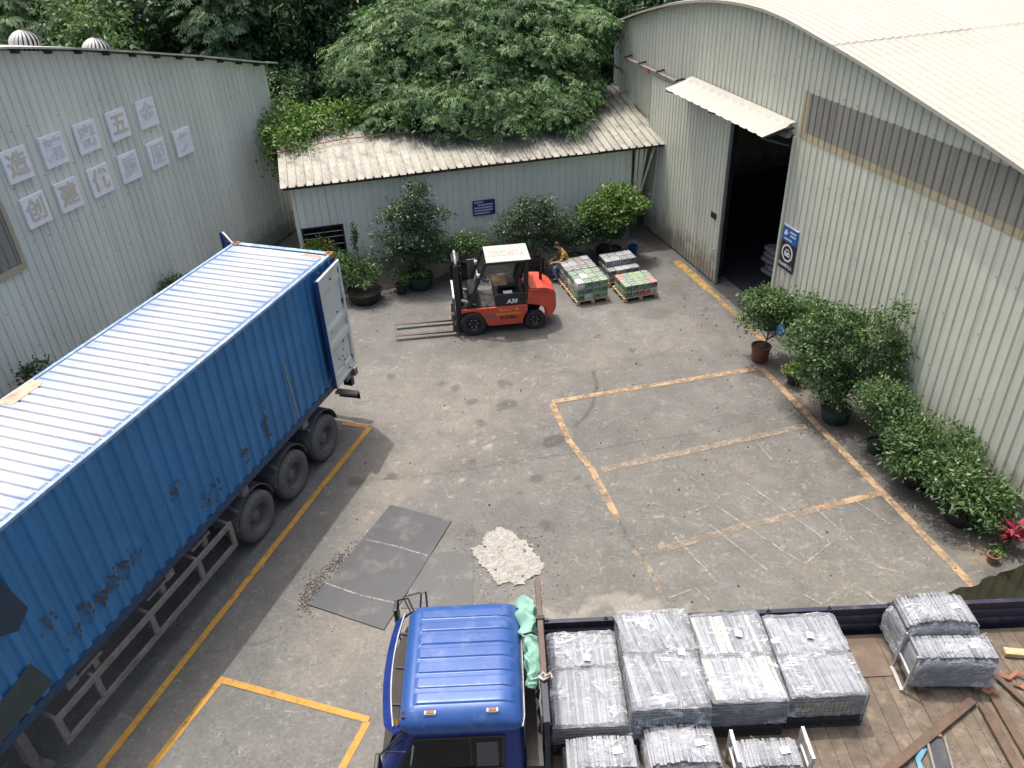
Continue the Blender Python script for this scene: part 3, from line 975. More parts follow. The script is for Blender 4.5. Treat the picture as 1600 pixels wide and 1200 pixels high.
RT = lambda x: rtop_s(x) - 0.04
wall_sheets(RW, -7.9, -0.3, 0.03, RT, M['wall_right'])
wall_sheets(RW, -0.3, 2.68, 5.12, RT, M['wall_right'])
wall_sheets(RW, 2.68, 14.0, 0.66, RT, M['wall_right'])
mb = MB(); mb.box(2.66, 14, -0.045, 0.2, -0.05, 0.66); mb.build('plinth', M['plinth'], RW)
mb = MB(); mb.box(2.62, 2.70, -0.06, 0.25, 0.0, 5.12); mb.build('door_jamb', M['wall_right'], RW)
mb = MB(); mb.box(-0.36, -0.3, 0.045, 0.25, 0, 5.12); mb.build('door_jamb', M['dark_steel'], RW)
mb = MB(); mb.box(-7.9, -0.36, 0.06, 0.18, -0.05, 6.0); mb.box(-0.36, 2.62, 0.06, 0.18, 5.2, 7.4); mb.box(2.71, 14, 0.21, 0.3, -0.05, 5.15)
mb.build('light_block_wall', M['dark'], RW)  # dark backing added behind the front sheets to keep light out
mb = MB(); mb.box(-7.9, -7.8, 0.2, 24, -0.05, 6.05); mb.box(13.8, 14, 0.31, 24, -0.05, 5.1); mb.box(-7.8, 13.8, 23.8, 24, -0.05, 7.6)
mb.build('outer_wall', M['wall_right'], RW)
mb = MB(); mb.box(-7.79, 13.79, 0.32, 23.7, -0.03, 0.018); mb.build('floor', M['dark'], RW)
# fibreglass light band, in separate panes
x = 2.99
while x < 13.8:
    xe = min(x + 0.912, 14)
    sheet('light_panel', x, xe - 0.012, 5.3, 6.2 + 0.005 * (x - 3), M['band'], RW, off=-0.012, depth=0.035)
    sheet('light_panel_edge', x, xe - 0.012, 5.13, 5.3, M['band_tan'], RW, off=-0.009, depth=0.035)
    x = xe
sheet('light_panel_edge', 2.74, 2.96, 5.13, 6.22, M['band_tan'], RW, off=-0.010, depth=0.035)


# roof sheets: arc along s, ribs along the arc
def roof_sheet(s0, s1, width, lift, nseg, nrib, rh, ztop, name, mat):
    mb = MB()
    p = width / nrib
    pr = []
    for k in range(nrib):
        pr += [(k * p, 0), (k * p + p * 0.62, 0), (k * p + p * 0.72, rh), (k * p + p * 0.88, rh), (k * p + p * 0.98, 0)]
    pr.append((width + 0.03, 0.0))
    n = len(pr)
    for i in range(nseg + 1):
        s = s0 + (s1 - s0) * i / nseg
        z = ztop(s) + lift
        for y, dz in pr:
            mb.v.append((s, y, z + dz))
    for i in range(nseg):
        for j in range(n - 1):
            a = i * n + j
            mb.f.append((a, a + n, a + n + 1, a + 1))
    return mb.mesh(name, mat)


up = roof_sheet(-8.15, 3.75, 0.91, 0.012, 34, 4, 0.028, rtop_s, 'roof_sheet', M['roof_right'])
dn = roof_sheet(3.6, 14.0, 0.91, 0.0, 26, 4, 0.028, rtop_s, 'roof_sheet', M['roof_right'])
for k in range(27):
    put('roof_sheet', up, RW, (0, -0.24 + k * 0.91, random.uniform(-.003, .003)))
    put('roof_sheet', dn, RW, (0, -0.24 + k * 0.91, random.uniform(-.003, .003)))
# edge trim under the roof overhang
mb = MB()
for i, s in enumerate(np.linspace(-8.15, 14, 60)):
    mb.v += [(s, -0.25, rtop_s(s) - 0.05), (s, -0.25, rtop_s(s) + 0.015), (s, -0.235, rtop_s(s) - 0.05), (s, -0.235, rtop_s(s) + 0.015)]
for i in range(59):
    a = 4 * i
    mb.f += [(a, a + 4, a + 5, a + 1), (a + 2, a + 3, a + 7, a + 6), (a, a + 2, a + 6, a + 4)]
mb.build('roof_trim', M['roof_right'], RW)
mb = MB()
for zr in (1.9, 3.1, 4.3, 6.3, 6.9):
    for xx in np.arange(-7.7, 13.8, 0.456):
        if RT(xx) > zr + 0.15 and not (-0.1 < xx < 2.75 and zr < 5.2) and random.random() < 0.4 and (zr > 5 or xx > 2.7):
            zz = zr + random.uniform(-.02, .02)
            mb.box(xx - .008, xx + .008, -0.01, 0.002, zz - .008, zz + .008)
mb.build('screw_heads', M['dark_steel'], RW)['kind'] = 'stuff'
# gutter box and downpipe at the far corner
mb = MB(); mb.box(-8.75, -7.98, -0.12, 0.5, 5.55, 6.05); mb.build('gutter_box', M['plinth'], RW, bevel=0.02)
mb = MB(); mb.tube([(-8.25, 0.1, 5.55), (-8.25, 0.1, 0)], 0.11, 12); mb.build('downpipe', M['white'], RW)
# door canopy
mb = MB()
p0, p1 = -2.58, 2.62
n = 52
for i in range(n + 1):
    s = p0 + (p1 - p0) * i / n
    for y, z in ((-0.03, 5.46), (-0.2, 5.43), (-0.26, 5.37), (-0.92, 5.20)):
        mb.v.append((s, y, z + (0.03 if (i % 4 == 1 and y < -.22) else 0)))
for i in range(n):
    for j in range(3):
        a = 4 * i + j
        mb.f.append((a, a + 1, a + 5, a + 4))
mb.build('canopy', M['roof_right'], RW)
for s in (-2.5, 0.0, 2.56):
    mb = MB(); mb.beam((s, -0.03, 4.85), (s, -0.88, 5.15), 0.04, 0.04); mb.beam((s, -0.03, 5.30), (s, -0.88, 5.16), 0.04, 0.04)
    mb.build('canopy_bracket', M['dark_steel'], RW)
# sliding rail with brackets
mb = MB(); mb.box(-6.85, 2.6, -0.23, -0.10, 5.08, 5.20); mb.build('door_rail', M['trailer'], RW)
for s in (-6.8, -5.7, -4.4, -3.1):
    mb = MB(); mb.beam((s, -0.02, 5.28), (s, -0.3, 5.24), 0.05, 0.05); mb.build('rail_bracket', M['dark_steel'], RW)
mb = MB(); mb.box(-5.2, -5.0, -0.27, -0.235, 5.08, 5.22); mb.build('rail_stop', M['orange_strap'], RW)
# the sliding leaf
door = MB()
lf = bpy.data.objects.new('sliding_door', None); link(lf, RW)
x = -4.87
while x < 0.0:
    xe = min(x + 0.76, 0.02)
    sheet('door_sheet', x, xe, 0.05, 5.06, M['wall_right'], lf, pitch=0.19, gw=0.034, depth=0.03, off=-0.2)
    x = xe
mb = MB(); mb.box(-4.88, 0.05, -0.165, -0.13, 0.04, 5.05); mb.build('door_back', M['dark_steel'], lf)
mb = MB(); mb.box(0.022, 0.07, -0.215, -0.12, 0.03, 5.06); mb.build('door_edge', M['steel'], lf)
mb = MB(); mb.box(-0.5, -0.2, -0.225, -0.205, 1.95, 2.12); mb.build('door_plate', M['dark_steel'], lf)
mb = MB(); mb.tube([(-0.06, -0.2, 0.75), (-0.06, -0.28, 0.78), (-0.06, -0.28, 1.12), (-0.06, -0.2, 1.15)], 0.015, 8); mb.build('handle', M['steel'], lf)

# white sacks just inside the door
for k, (a, b, z, rz) in enumerate([(0.5, 1.1, 0.02, 0.1), (0.55, 1.15, 0.2, -0.2), (0.45, 1.1, 0.38, 0.15), (0.5, 1.12, 0.56, 0.0), (0.5, 1.1, 0.74, -0.1)]):
    mb = MB()
    for i in range(9):
        u = -1 + 2 * i / 8
        r = math.sqrt(max(0.05, 1 - u ** 4))
        for j in range(12):
            an = 2 * math.pi * j / 12
            mb.v.append((u * 0.4, 0.26 * r * math.cos(an), 0.095 + 0.092 * r * math.sin(an)))
    for i in range(8):
        for j in range(12):
            mb.f.append((i * 12 + j, i * 12 + (j + 1) % 12, (i + 1) * 12 + (j + 1) % 12, (i + 1) * 12 + j))
    mb.f += [tuple(range(12)), tuple(range(96, 108))]
    o = mb.build('sack', M['sack'], smooth=True)
    o.location = rw_pt(a - .35, b + .6, z)
    o.rotation_euler = (0, 0, R(-74) + rz)
    tag(o, 'pale filled sack stacked in the dark just inside the sliding door', 'sack', 'sacks stacked inside the door')

# sign beside the door: blue over black
sg = thing('warning_sign', 'blue and black vehicle warning sign on the wall beside the open door', 'sign', rw_pt(3.08, -0.02, 2.4), R(-74))
mb = MB(); mb.box(-0.31, 0.31, -0.022, 0.01, 0.13, 0.52); top = mb.build('blue_panel', M['sign_blue'], sg)
mb = MB(); mb.box(-0.31, 0.31, -0.023, 0.01, -0.62, 0.13); mb.build('black_panel', M['sign_black'], sg)
mb = MB(); mb.box(-0.31, 0.31, -0.024, 0.012, 0.52, 0.545); mb.build('top_edge', M['print_white'], sg)
ring = MB()
for k in range(32):
    a = 2 * math.pi * k / 32
    for r in (0.235, 0.185):
        ring.v.append((r * math.cos(a), -0.026, -0.15 + r * math.sin(a)))
for k in range(32):
    a, b = 2 * k, 2 * ((k + 1) % 32)
    ring.f.append((a, b, b + 1, a + 1))
ring.build('ring', M['print_white'], sg)
mb = MB()
mb.prism_y([(-.12, -.24), (-.12, -.13), (-.09, -.13), (-.06, -.05), (.06, -.05), (.09, -.13), (.12, -.13), (.12, -.24)], -0.027, -0.0235)
mb.build('car_symbol', M['print_white'], sg)
mb = MB(); mb.prism_y([(-.065, -.13), (-.045, -.075), (.045, -.075), (.065, -.13)], -0.0285, -0.0272); mb.box(-.09, -.05, -.0285, -.0272, -.2, -.17); mb.box(.05, .09, -.0285, -.0272, -.2, -.17)
mb.build('car_symbol_detail', M['sign_black'], sg)
put('lettering', text_mesh('禁止车辆驶入', 0.095, M['print_white'], 'lettering', 0.001, bold=0.004), sg, (0, -0.026, -0.5), WALLROT)
mb = MB()
mb.prism_y([(-.25, .3), (-.2, .42), (-.1, .44), (-.14, .38), (-.06, .36), (-.12, .33), (-.16, .28)], -0.0265, -0.0225)
mb.build('emblem', M['print_white'], sg)
mb = MB()
for r_, (z, x0_, x1_) in enumerate([(.42, 0.0, .25), (.33, 0.02, .25), (.2, -.2, .1)]):
    xx = x0_
    while xx < x1_:
        w_ = random.uniform(.025, .045)
        mb.box(xx, xx + w_, -.0265, -.0225, z - .022, z + .022)
        xx += w_ + .012
mb.build('small_print', M['print_white'], sg)
# fire extinguisher at the jamb
fe = thing('fire_extinguisher', 'small red fire extinguisher against the wall beside the door opening', 'extinguisher', rw_pt(2.98, -0.18, 0.0))
mb = MB(); mb.box(-.16, .16, -.12, .12, 0, 0.62); mb.build('stand', M['dark_steel'], fe)
mb = MB(); mb.lathe([(0.07, 0.62), (0.075, 0.66), (0.075, 1.0), (0.05, 1.08), (0.025, 1.1)], 14); mb.build('cylinder', M['red'], fe, smooth=True)
mb = MB(); mb.lathe([(0.025, 1.1), (0.03, 1.15)], 10); mb.beam((0, 0, 1.15), (0.1, 0, 1.18), 0.02, 0.02); mb.build('valve', M['black'], fe)

# ------------------------------------------------------------------ shed
SH = thing('shed', 'low lean-to shed of pale green sheets with stained metal roof', 'shed', (-6.34, 23.53, 0), R(12.3))
SL = 10.78           # length
wall_sheets(SH, 0.0, 0.12, 0.46, 3.25, M['wall_shed'], gw=0.014, depth=0.02)
wall_sheets(SH, 0.12, 1.40, 1.74, 3.25, M['wall_shed'], gw=0.014, depth=0.02)
wall_sheets(SH, 0.12, 1.40, 0.46, 0.6, M['wall_shed'], gw=0.014, depth=0.02)
wall_sheets(SH, 1.40, SL, 0.46, 3.25, M['wall_shed'], gw=0.014, depth=0.02)
mb = MB(); mb.box(0, SL, -0.02, 0.15, -0.05, 0.46); mb.build('plinth', M['plinth'], SH)
mb = MB(); mb.box(0.0, 0.1, 0.03, 4.2, -0.05, 3.3); mb.box(SL - 0.1, SL, 0.03, 4.2, -0.05, 3.3); mb.box(0.1, SL - .1, 4.05, 4.2, -0.05, 3.9)
mb.build('side_wall', M['wall_shed'], SH)
win = MB(); win.box(0.16, 1.36, 0.06, 0.08, 0.6, 1.7); wo_ = win.build('window_pane', M['glass'], SH)
mb = MB(); mb.box(0.12, 0.17, 0.0, 0.1, 0.6, 1.74); mb.box(1.35, 1.40, 0.0, 0.1, 0.6, 1.74); mb.box(.17, 1.35, 0.0, .1, 1.69, 1.74); mb.box(.74, .78, .02, .095, .6, 1.69)
mb.build('window_frame', M['dark_steel'], SH)
for z in (0.85, 1.1, 1.35, 1.52):
    mb = MB(); mb.tube([(0.17, 0.03, z), (1.35, 0.03, z)], 0.012, 6); mb.build('window_bar', M['steel'], SH)
# roof sheets with raised ribs down the slope
w_sheet, nrib = 0.75, 3
rs = MB()
p = w_sheet / nrib
pr = []
for k in range(nrib):
    pr += [(k * p, 0), (k * p + p * .74, 0), (k * p + p * .78, .05), (k * p + p * .94, .05), (k * p + p * .98, 0)]
pr.append((w_sheet + .02, 0))
n = len(pr)
D = 4.55
for i in range(7):
    y = -0.48 + D * i / 6
    z = 3.20 + 0.82 * i / 6
    for xx, dz in pr:
        rs.v.append((xx, y, z + dz))
for i in range(6):
    for j in range(n - 1):
        a = i * n + j
        rs.f.append((a, a + 1, a + n + 1, a + n))
rsm = rs.mesh('roof_sheet', M['roof_shed'])
k = 0
xx = -0.22
while xx < SL + 1.05:
    put('roof_sheet', rsm, SH, (xx, random.uniform(-.03, .03), random.uniform(-.004, .006)), (0, 0, random.uniform(-.003, .003)))
    xx += w_sheet
    k += 1
for yy in (-0.3, 1.0, 2.4, 3.8):
    mb = MB(); z = 3.20 + 0.82 * (yy + .48) / D - .07; mb.box(-.15, SL + 1.4, yy - .04, yy + .04, z - .08, z); mb.build('purlin', M['dark_steel'], SH)
# slanting sheet scraps closing the gap at the right end
for k, (x0_, x1_, sw) in enumerate([(SL + .08, SL + .16, .1), (SL + .26, SL + .3, .13), (SL + .45, SL + .32, .08), (SL + .75, SL + .4, .07), (SL + 1.02, SL + .95, .3), (SL + 1.24, SL + 1.02, .12)]):
    mb = MB(); mb.beam((x0_, -.22 + .05 * k, 3.14), (x1_, .05 + .03 * k, 1.5 if k < 4 else .9), sw, .02, (0, 1, 0)); mb.build('gap_strip', M['wall_right'], SH)
# notice board
nb = thing('notice_board', 'navy notice board with white lettering on the shed wall', 'notice board',
           (-0.64, 24.745, 1.71), R(12.3))
mb = MB(); mb.box(-.36, .36, -.05, -.012, -.245, .245); mb.build('board', M['navy'], nb, bevel=.006)
mb = MB()
for r_, (z, x0_, x1_) in enumerate([(.19, -.31, -.03), (.10, -.2, .31), (.01, -.31, .31), (-.08, -.31, .31), (-.17, -.31, .2)]):
    xx = x0_
    while xx < x1_ - .03:
        for dz in (-.022, .004):
            mb.box(xx, xx + .036, -.054, -.049, z + dz, z + dz + .015)
        mb.box(xx + .012, xx + .022, -.0545, -.0495, z - .03, z + .03)
        xx += .05
mb.build('lettering', M['print_white'], nb)

# cable slung along the roof
cb = MB()
pts = [(-7.86, 26.55, 3.32), (-7.3, 25.4, 3.5), (-6.81, 24.95, 3.68), (-6.02, 25.33, 3.72), (-5.08, 25.73, 3.76), (-3.7, 26.05, 3.77), (-2.9, 26.17, 3.76), (-1.27, 26.63, 3.79),
       (0.6, 27.2, 3.85), (2.57, 27.87, 3.92), (3.59, 28.29, 3.97), (4.07, 28.68, 4.02), (4.45, 28.9, 4.05)]
tag(cb.tube(pts, 0.018, 6).build('cable', M['rust']), 'thin brown cable slung over the shed roof from wall to wall', 'cable')

# ------------------------------------------------------------------ container
CYAW = 4.3653
CO = (-3.602, 15.889, 0.0)
ZB, CH, CW, CL = 1.374, 2.896, 2.438, 12.19
CT = thing('shipping_container', 'blue shipping container with chalked white roof and open rear doors on a trailer', 'container', CO, CYAW)
ZT = ZB + CH


def corr_side(y, out, x0, x1, z0, z1, mat, name):
    pitch, dep = 0.278, 0.036 * out
    mb = MB()
    pr = [(x0, y)]
    x = x0 + 0.03
    while x + pitch < x1:
        for dx, dy in ((0.07, 0), (0.105, -dep), (0.209, -dep), (0.244, 0)):
            pr.append((x + dx, y + dy))
        x += pitch
    pr.append((x1, y))
    n = len(pr)
    mb.add([(a, b, z0) for a, b in pr] + [(a, b, z1) for a, b in pr], [(i, i + 1, i + 1 + n, i + n) for i in range(n - 1)])
    return mb.build(name, mat, CT)


corr_side(-0.012, 1, 0.15, CL - .15, ZB + .16, ZT - .06, M['c_side'], 'side_wall')
corr_side(-CW + .012, -1, 0.15, CL - .15, ZB + .16, ZT - .06, M['c_side'], 'side_wall')
mb = MB(); mb.box(CL - .1, CL - .04, -CW + .15, -.15, ZB + .1, ZT - .06); mb.build('front_wall', M['c_side'], CT)
mb = MB(); mb.box(.1, CL - .1, -CW + .06, -.06, ZB + .08, ZB + .155); mb.build('floor', M['dark'], CT)
for y0, y1 in ((-.07, -.002), (-CW + .002, -CW + .07)):
    mb = MB(); mb.box(.17, CL - .17, y0, y1, ZT - .065, ZT - .005); mb.build('top_rail', M['c_toprail'], CT, bevel=.006)
    mb = MB(); mb.box(.17, CL - .17, y0, y1, ZB + .01, ZB + .16); mb.build('bottom_rail', M['c_frame'], CT)
for x0 in (0.005, CL - .155):
    for y0, y1 in ((-.16, -.004), (-CW + .004, -CW + .16)):
        mb = MB(); mb.box(x0, x0 + .15, y0, y1, ZB + .12, ZT - .12); mb.build('corner_post', M['c_frame'], CT)
    mb = MB(); mb.box(x0 + .01, x0 + .12, -CW + .17, -.17, ZT - .13, ZT - .012); mb.build('end_header', M['c_toprail'] if x0 < 1 else M['c_frame'], CT)
    mb = MB(); mb.box(x0 + .01, x0 + .12, -CW + .17, -.17, ZB + .01, ZB + .15); mb.build('end_sill', M['c_frame'], CT)
cast = MB()
cast.box(0, .178, -.162, 0, -.118, 0); cm = cast.mesh('corner_casting', M['rust'], bevel=.012)
hole = MB(); hole.lathe([(0.0, 0.0), (.045, 0.0)], 14, (.089, -.081, .0025), closed=True); hm = hole.mesh('hole', M['dark'])
for x in (-.004, CL - .174):
    for y, fl in ((.003, 1), (-CW + .159, 1)):
        for z in (ZT + .006, ZB + .118):
            c = put('corner_casting', cm, CT, (x, y, z))
            if z > 3:
                h = put('hole', hm, c, (0, 0, 0), scale=(1, 1, 1))
# roof with pressed cross ribs
mb = MB()
xs, zs = [], []
x = 0.33
pts = [(0.16, 0.0)]
while x < CL - .4:
    pts += [(x, 0), (x + .018, .028), (x + .16, .028), (x + .178, 0)]
    x += 0.2055
pts.append((CL - .16, 0))
zr = ZT - .030
ys = [(-.055, 0.0), (-.1, 0.0), (-.125, 1.0), (-CW + .125, 1.0), (-CW + .1, 0.0), (-CW + .055, 0.0)]
for (px_, dz) in pts:
    for (y, k) in ys:
        mb.v.append((px_, y, zr + dz * k))
n = len(ys)
for i in range(len(pts) - 1):
    for j in range(n - 1):
        a = i * n + j
        mb.f.append((a, a + 1, a + n + 1, a + n))
roof = mb.build('roof', M['c_roof'], CT)
put('lettering', text_mesh('7881', 0.2, M['print_white'], 'lettering', 0.001, bold=0.012), roof, (.235, -1.45, zr + .004), (0, 0, R(-90)), (1.0, 0.8, 1))
mb = MB()
for x0_, y0_, w_, d_ in ((5.72, -2.40, .72, .3),):
    mb.add([(x0_, y0_, zr + .034), (x0_ + w_, y0_, zr + .034), (x0_ + w_ * .95, y0_ + d_, zr + .034), (x0_ + .04, y0_ + d_ * .95, zr + .034)], [(0, 1, 2, 3)])
mb.build('rust_patch', worn_paint('rust_film', (0.55, 0.36, 0.26), 0.5, 0.75, 4.0), roof)
mb = MB()
mb.add([(.185, -.55, zr + .004), (.185, -.17, zr + .004), (.32, -.17, zr + .004), (.32, -.7, zr + .004)], [(0, 1, 2, 3)])
mb.build('rust_patch', worn_paint('rust_film_pale', (0.52, 0.30, 0.18), 0.42, 0.7, 5.0), roof)
# repair patches and rust scabs on the near side
for poly, mk in (([(8.78, 2.95), (9.03, 2.78), (9.26, 2.93), (10.2, 2.9), (10.2, 3.75), (8.95, 3.7)], 'patch'),
                 ([(9.10, 2.2), (8.95, 1.62), (9.8, 1.55), (10.3, 1.6), (10.3, 2.05), (9.6, 2.1)], 'patch_green')):
    mb = MB(); mb.prism_y(poly, -.0085, -.006); mb.build('repair_patch', M[mk], CT)


SC = MB()


def scab(cx, cz, w, h, seed, n=11):
    r_ = random.Random(seed)
    for k in range(n * 5):
        u = r_.gauss(0, .5)
        x = cx + u * w
        z = cz - u * h * .3 + r_.gauss(0, h * .33)
        q_ = r_.uniform(.25, 1.0) ** 2
        pl = [(x + math.cos(a) * r_.uniform(.012, .05) * q_, z + math.sin(a) * r_.uniform(.015, .08) * q_) for a in np.linspace(0, 2 * math.pi, 7)[:-1]]
        SC.add([(p_[0], -.0078 + .00002 * k, p_[1]) for p_ in pl], [tuple(range(len(pl)))])



scab(7.6, 2.12, .75, .3, 1, 34); scab(5.2, 1.9, .4, .3, 2, 10); scab(4.1, 1.9, .12, .5, 3, 8); scab(3.3, 2.2, .08, .6, 4, 7); scab(8.6, 2.5, .15, .2, 5, 5); scab(5.9, 2.6, .2, .3, 6, 5)
SC.build('rust_scabs', M['rust_dull'], CT)['kind'] = 'stuff'
mb = MB(); mb.tube([(2.42, -.004, 3.0), (2.4, -.002, 2.5), (2.35, .0, 1.9), (2.32, .0, 1.58)], .012, 6); mb.build('rope', M['wood'], CT)


def cdoor(hx, hy, ang, near, label=None):
    """leaf 1.14 m wide hinged at (hx, hy), lying along +x turned by ang"""
    d = bpy.data.objects.new('door', None)
    d.location = (hx, hy, 0)
    d.rotation_euler = (0, 0, ang)
    link(d, CT)
    s = 1 if near else -1
    z0, z1 = ZB + .17, ZT - .15
    w = 1.06
    mb = MB()      # frame and pressed panel, inner face outwards
    mb.box(0.0, w, -.03, .02, z0, z0 + .09); mb.box(0, w, -.03, .02, z1 - .09, z1)
    mb.box(0, .08, -.029, .021, z0 + .09, z1 - .09); mb.box(w - .08, w, -.029, .021, z0 + .09, z1 - .09)
    mb.build('door_frame', M['door_grey'], d, bevel=.008)
    mb = MB()
    zz = [(z0 + .09, .0), (z0 + .26, .0), (z0 + .29, -.028), (z0 + .82, -.028), (z0 + .90, .018), (z0 + 1.02, .018), (z0 + 1.10, -.028), (z0 + 1.2, -.028),
          (z0 + 1.28, .018), (z0 + 1.38, .018), (z0 + 1.46, -.028), (z0 + 2.15, -.028), (z0 + 2.19, 0), (z1 - .09, 0)]
    n_ = len(zz)
    mb.add([(.08, s * y, z) for z, y in zz] + [(w - .08, s * y, z) for z, y in zz], [(i, i + 1, i + 1 + n_, i + n_) for i in range(n_ - 1)])
    mb.build('door_panel', M['door_grey'], d)
    mb = MB(); mb.box(w, w + .022, -.07 if near else -.02, .016 if near else .07, z0 + .01, z1 - .01)
    mb.build('door_edge', M['c_dark'], d)
    mb = MB(); yy = -.034 if near else .024
    mb.box(0, w, yy - .02, yy, z0, z1); mb.build('door_outer_face', M['c_dark'], d)
    for xl in (.3, .8):
        mb = MB(); yb = yy - .04 if near else yy + .05
        mb.tube([(xl, yb, z0 - .05), (xl, yb, z1 + .05)], .018, 8); mb.build('lock_rod', M['c_dark'], d)
    if near:
        mb = MB()
        for (a, b) in [(.45, 1.55), (.48, 1.57), (.85, 1.3), (.5, .65), (.55, .52), (.5, .4), (.58, .3), (.45, .82), (.4, .84), (.75, .55), (.3, .07), (.35, .09), (.5, 2.35), (.53, 2.36)]:
            mb.box(a - .013, a + .013, .004, .024, z0 + a * 0 + b, z0 + b + .026)
        mb.build('bolt', M['dark_steel'], d)
    for z in (z0 + .25, z0 + .95, z0 + 1.65, z1 - .2):
        mb = MB(); mb.beam((-.03, -.05 * s, z), (.12, .0, z), .03, .1); mb.build('hinge', M['c_frame'], d)
    return d


cdoor(0.02, 0.085, R(5.5), True)
cdoor(-0.01, -CW - .02, R(-129.0), False)

# ------------------------------------------------------------------ trailer under the container
TR = thing('semi_trailer', 'dusty grey three-axle skeleton trailer carrying the blue container', 'trailer', CO, CYAW)
for y in (-.75, -1.69):
    mb = MB(); mb.box(.1, CL - .05, y - .07, y + .07, 1.0, ZB - .002); mb.build('chassis_rail', M['trailer'], TR)
for x in (.09, 2.0, 4.2, 6.4, 8.6, 10.8):
    mb = MB(); mb.box(x, x + .2, -CW + .05, -.05, ZB - .19, ZB - .004); mb.build('cross_beam', M['trailer'], TR)
mb = MB(); mb.box(-.16, -.02, -.5, .0, ZB - .22, ZB - .02); mb.box(-.14, -.04, -1.9, -.5, ZB - .2, ZB - .05); mb.build('rear_beam', M['trailer'], TR, bevel=.01)
mb = MB(); mb.box(-.12, .0, -.34, -.12, ZB - .5, ZB - .23); mb.build('lamp_box', M['black'], TR)
for y in (-.22, -.3):
    mb = MB(); mb.lathe([(0.0, -.135), (.035, -.135), (.035, -.12)], 12, (0, y, ZB - .36), axis='x'); mb.build('rear_lamp', M['white'], TR)
mb = MB(); mb.beam((.62, -.15, 1.13), (.58, .36, 1.13), .16, .05); mb.build('marker_arm', M['trailer'], TR)
mb = MB(); mb.beam((.535, -.15, 1.02), (.495, .36, 1.02), .012, .17); mb.build('marker_plate', M['black'], TR)

tyre = MB()
tyre.lathe([(.30, -.10), (.36, -.135), (.47, -.13), (.505, -.10), (.52, -.06), (.52, .06), (.505, .10), (.47, .13), (.36, .135), (.30, .10)], 40, axis='y', closed=True)
tm = tyre.mesh('tyre', M['rubber'], smooth=True)
rim = MB()
rim.lathe([(.305, .10), (.29, .115), (.275, .09), (.262, -.03), (.20, -.05), (.16, -.045), (.13, .02), (.09, .05), (.0, .05)], 32, axis='y', closed=True)
rm = rim.mesh('rim', M['rim'], smooth=True)
nutm = MB(); nutm.lathe([(.02, 0), (.02, .03), (0, .032)], 6, axis='y'); nm = nutm.mesh('wheel_nut', M['rim'])


def wheel(par, x, y, z=.52, flip=False, inner=True):
    w = bpy.data.objects.new('wheel', None)
    w.location = (x, y, z)
    if flip:
        w.rotation_euler = (0, 0, math.pi)
    link(w, par)
    put('tyre', tm, w)
    put('rim', rm, w)
    for k in range(8):
        a = 2 * math.pi * k / 8
        put('wheel_nut', nm, w, (.17 * math.cos(a), -.048, .17 * math.sin(a)))
    if inner:
        put('tyre', tm, w, (0, -.33, 0))
    return w


fend = MB()
arc = [(math.cos(a) * .62, math.sin(a) * .62) for a in np.linspace(R(8), R(172), 17)]
for (x, z) in arc:
    k_ = .6 / .62
    for y, kk in ((.10, .965), (.10, 1.0), (-.55, 1.0), (-.55, .965)):
        fend.v.append((x * kk, y, z * kk))
for i in range(16):
    for j in range(4):
        a, b = i * 4 + j, i * 4 + (j + 1) % 4
        fend.f.append((a, b, b + 4, a + 4))
fend.f += [(0, 1, 2, 3), (67, 66, 65, 64)]
fm_ = fend.mesh('mudguard', M['fender'])
for i in range(3):
    x = 1.5535 + 1.3111 * i
    wheel(TR, x, -.11)
    wheel(TR, x, -CW + .11, flip=True)
    put('mudguard', fm_, TR, (x, -.14, .56))
    mb = MB(); mb.tube([(x, -.3, .52), (x, -CW + .3, .52)], .07, 10); mb.build('axle', M['fender'], TR)
    mb = MB(); mb.beam((x + .45, -.35, 1.12), (x + .5, -.02, 1.06), .06, .05); mb.build('mudguard_bracket', M['fender'], TR)
    mb = MB(); mb.box(x - .45, x + .45, -.74, -.6, .62, .72); mb.build('leaf_spring', M['dark_steel'], TR)
# side guard
gx0, gx1 = 4.92, 9.2
mb = MB(); mb.box(gx0, gx1, -.035, .01, .96, 1.06); mb.build('guard_rail', M['trailer'], TR)
mb = MB(); mb.box(gx0, gx1, -.035, .01, .47, .57); mb.build('guard_rail', M['trailer'], TR)
for x in (gx0, 5.85, 7.1, 8.35, gx1 - .1):
    mb = MB(); mb.box(x, x + .1, -.036, .011, .575, .955); mb.build('guard_post', M['trailer'], TR)
    mb = MB(); mb.beam((x + .05, -.04, 1.02), (x + .05, -.7, 1.2), .05, .05); mb.build('guard_bracket', M['trailer'], TR)
for x in (6.55, 8.1, 5.4):
    mb = MB(); mb.box(x, x + .5, -.2, -.06, 1.2, 1.25); mb.box(x + .1, x + .2, -.15, -.07, 1.02, 1.2); mb.build('twist_lock', M['trailer'], TR)
for y in (-.45, -CW + .45):
    mb = MB(); mb.box(9.42, 9.56, y - .07, y + .07, .32, 1.25); mb.beam((9.5, y, 1.1), (9.95, y - .1, 1.28), .06, .06); mb.build('landing_leg', M['trailer'], TR)
    mb = MB(); mb.box(9.3, 9.68, y - .14, y + .14, .02, .08); mb.box(9.45, 9.53, y - .05, y + .05, .08, .32); mb.build('landing_foot', M['trailer'], TR)

# ------------------------------------------------------------------ forklift
FK = thing('forklift', 'red forklift with cream roof panel parked with forks lowered', 'forklift', (-1.02, 20.14, 0), R(185.4))


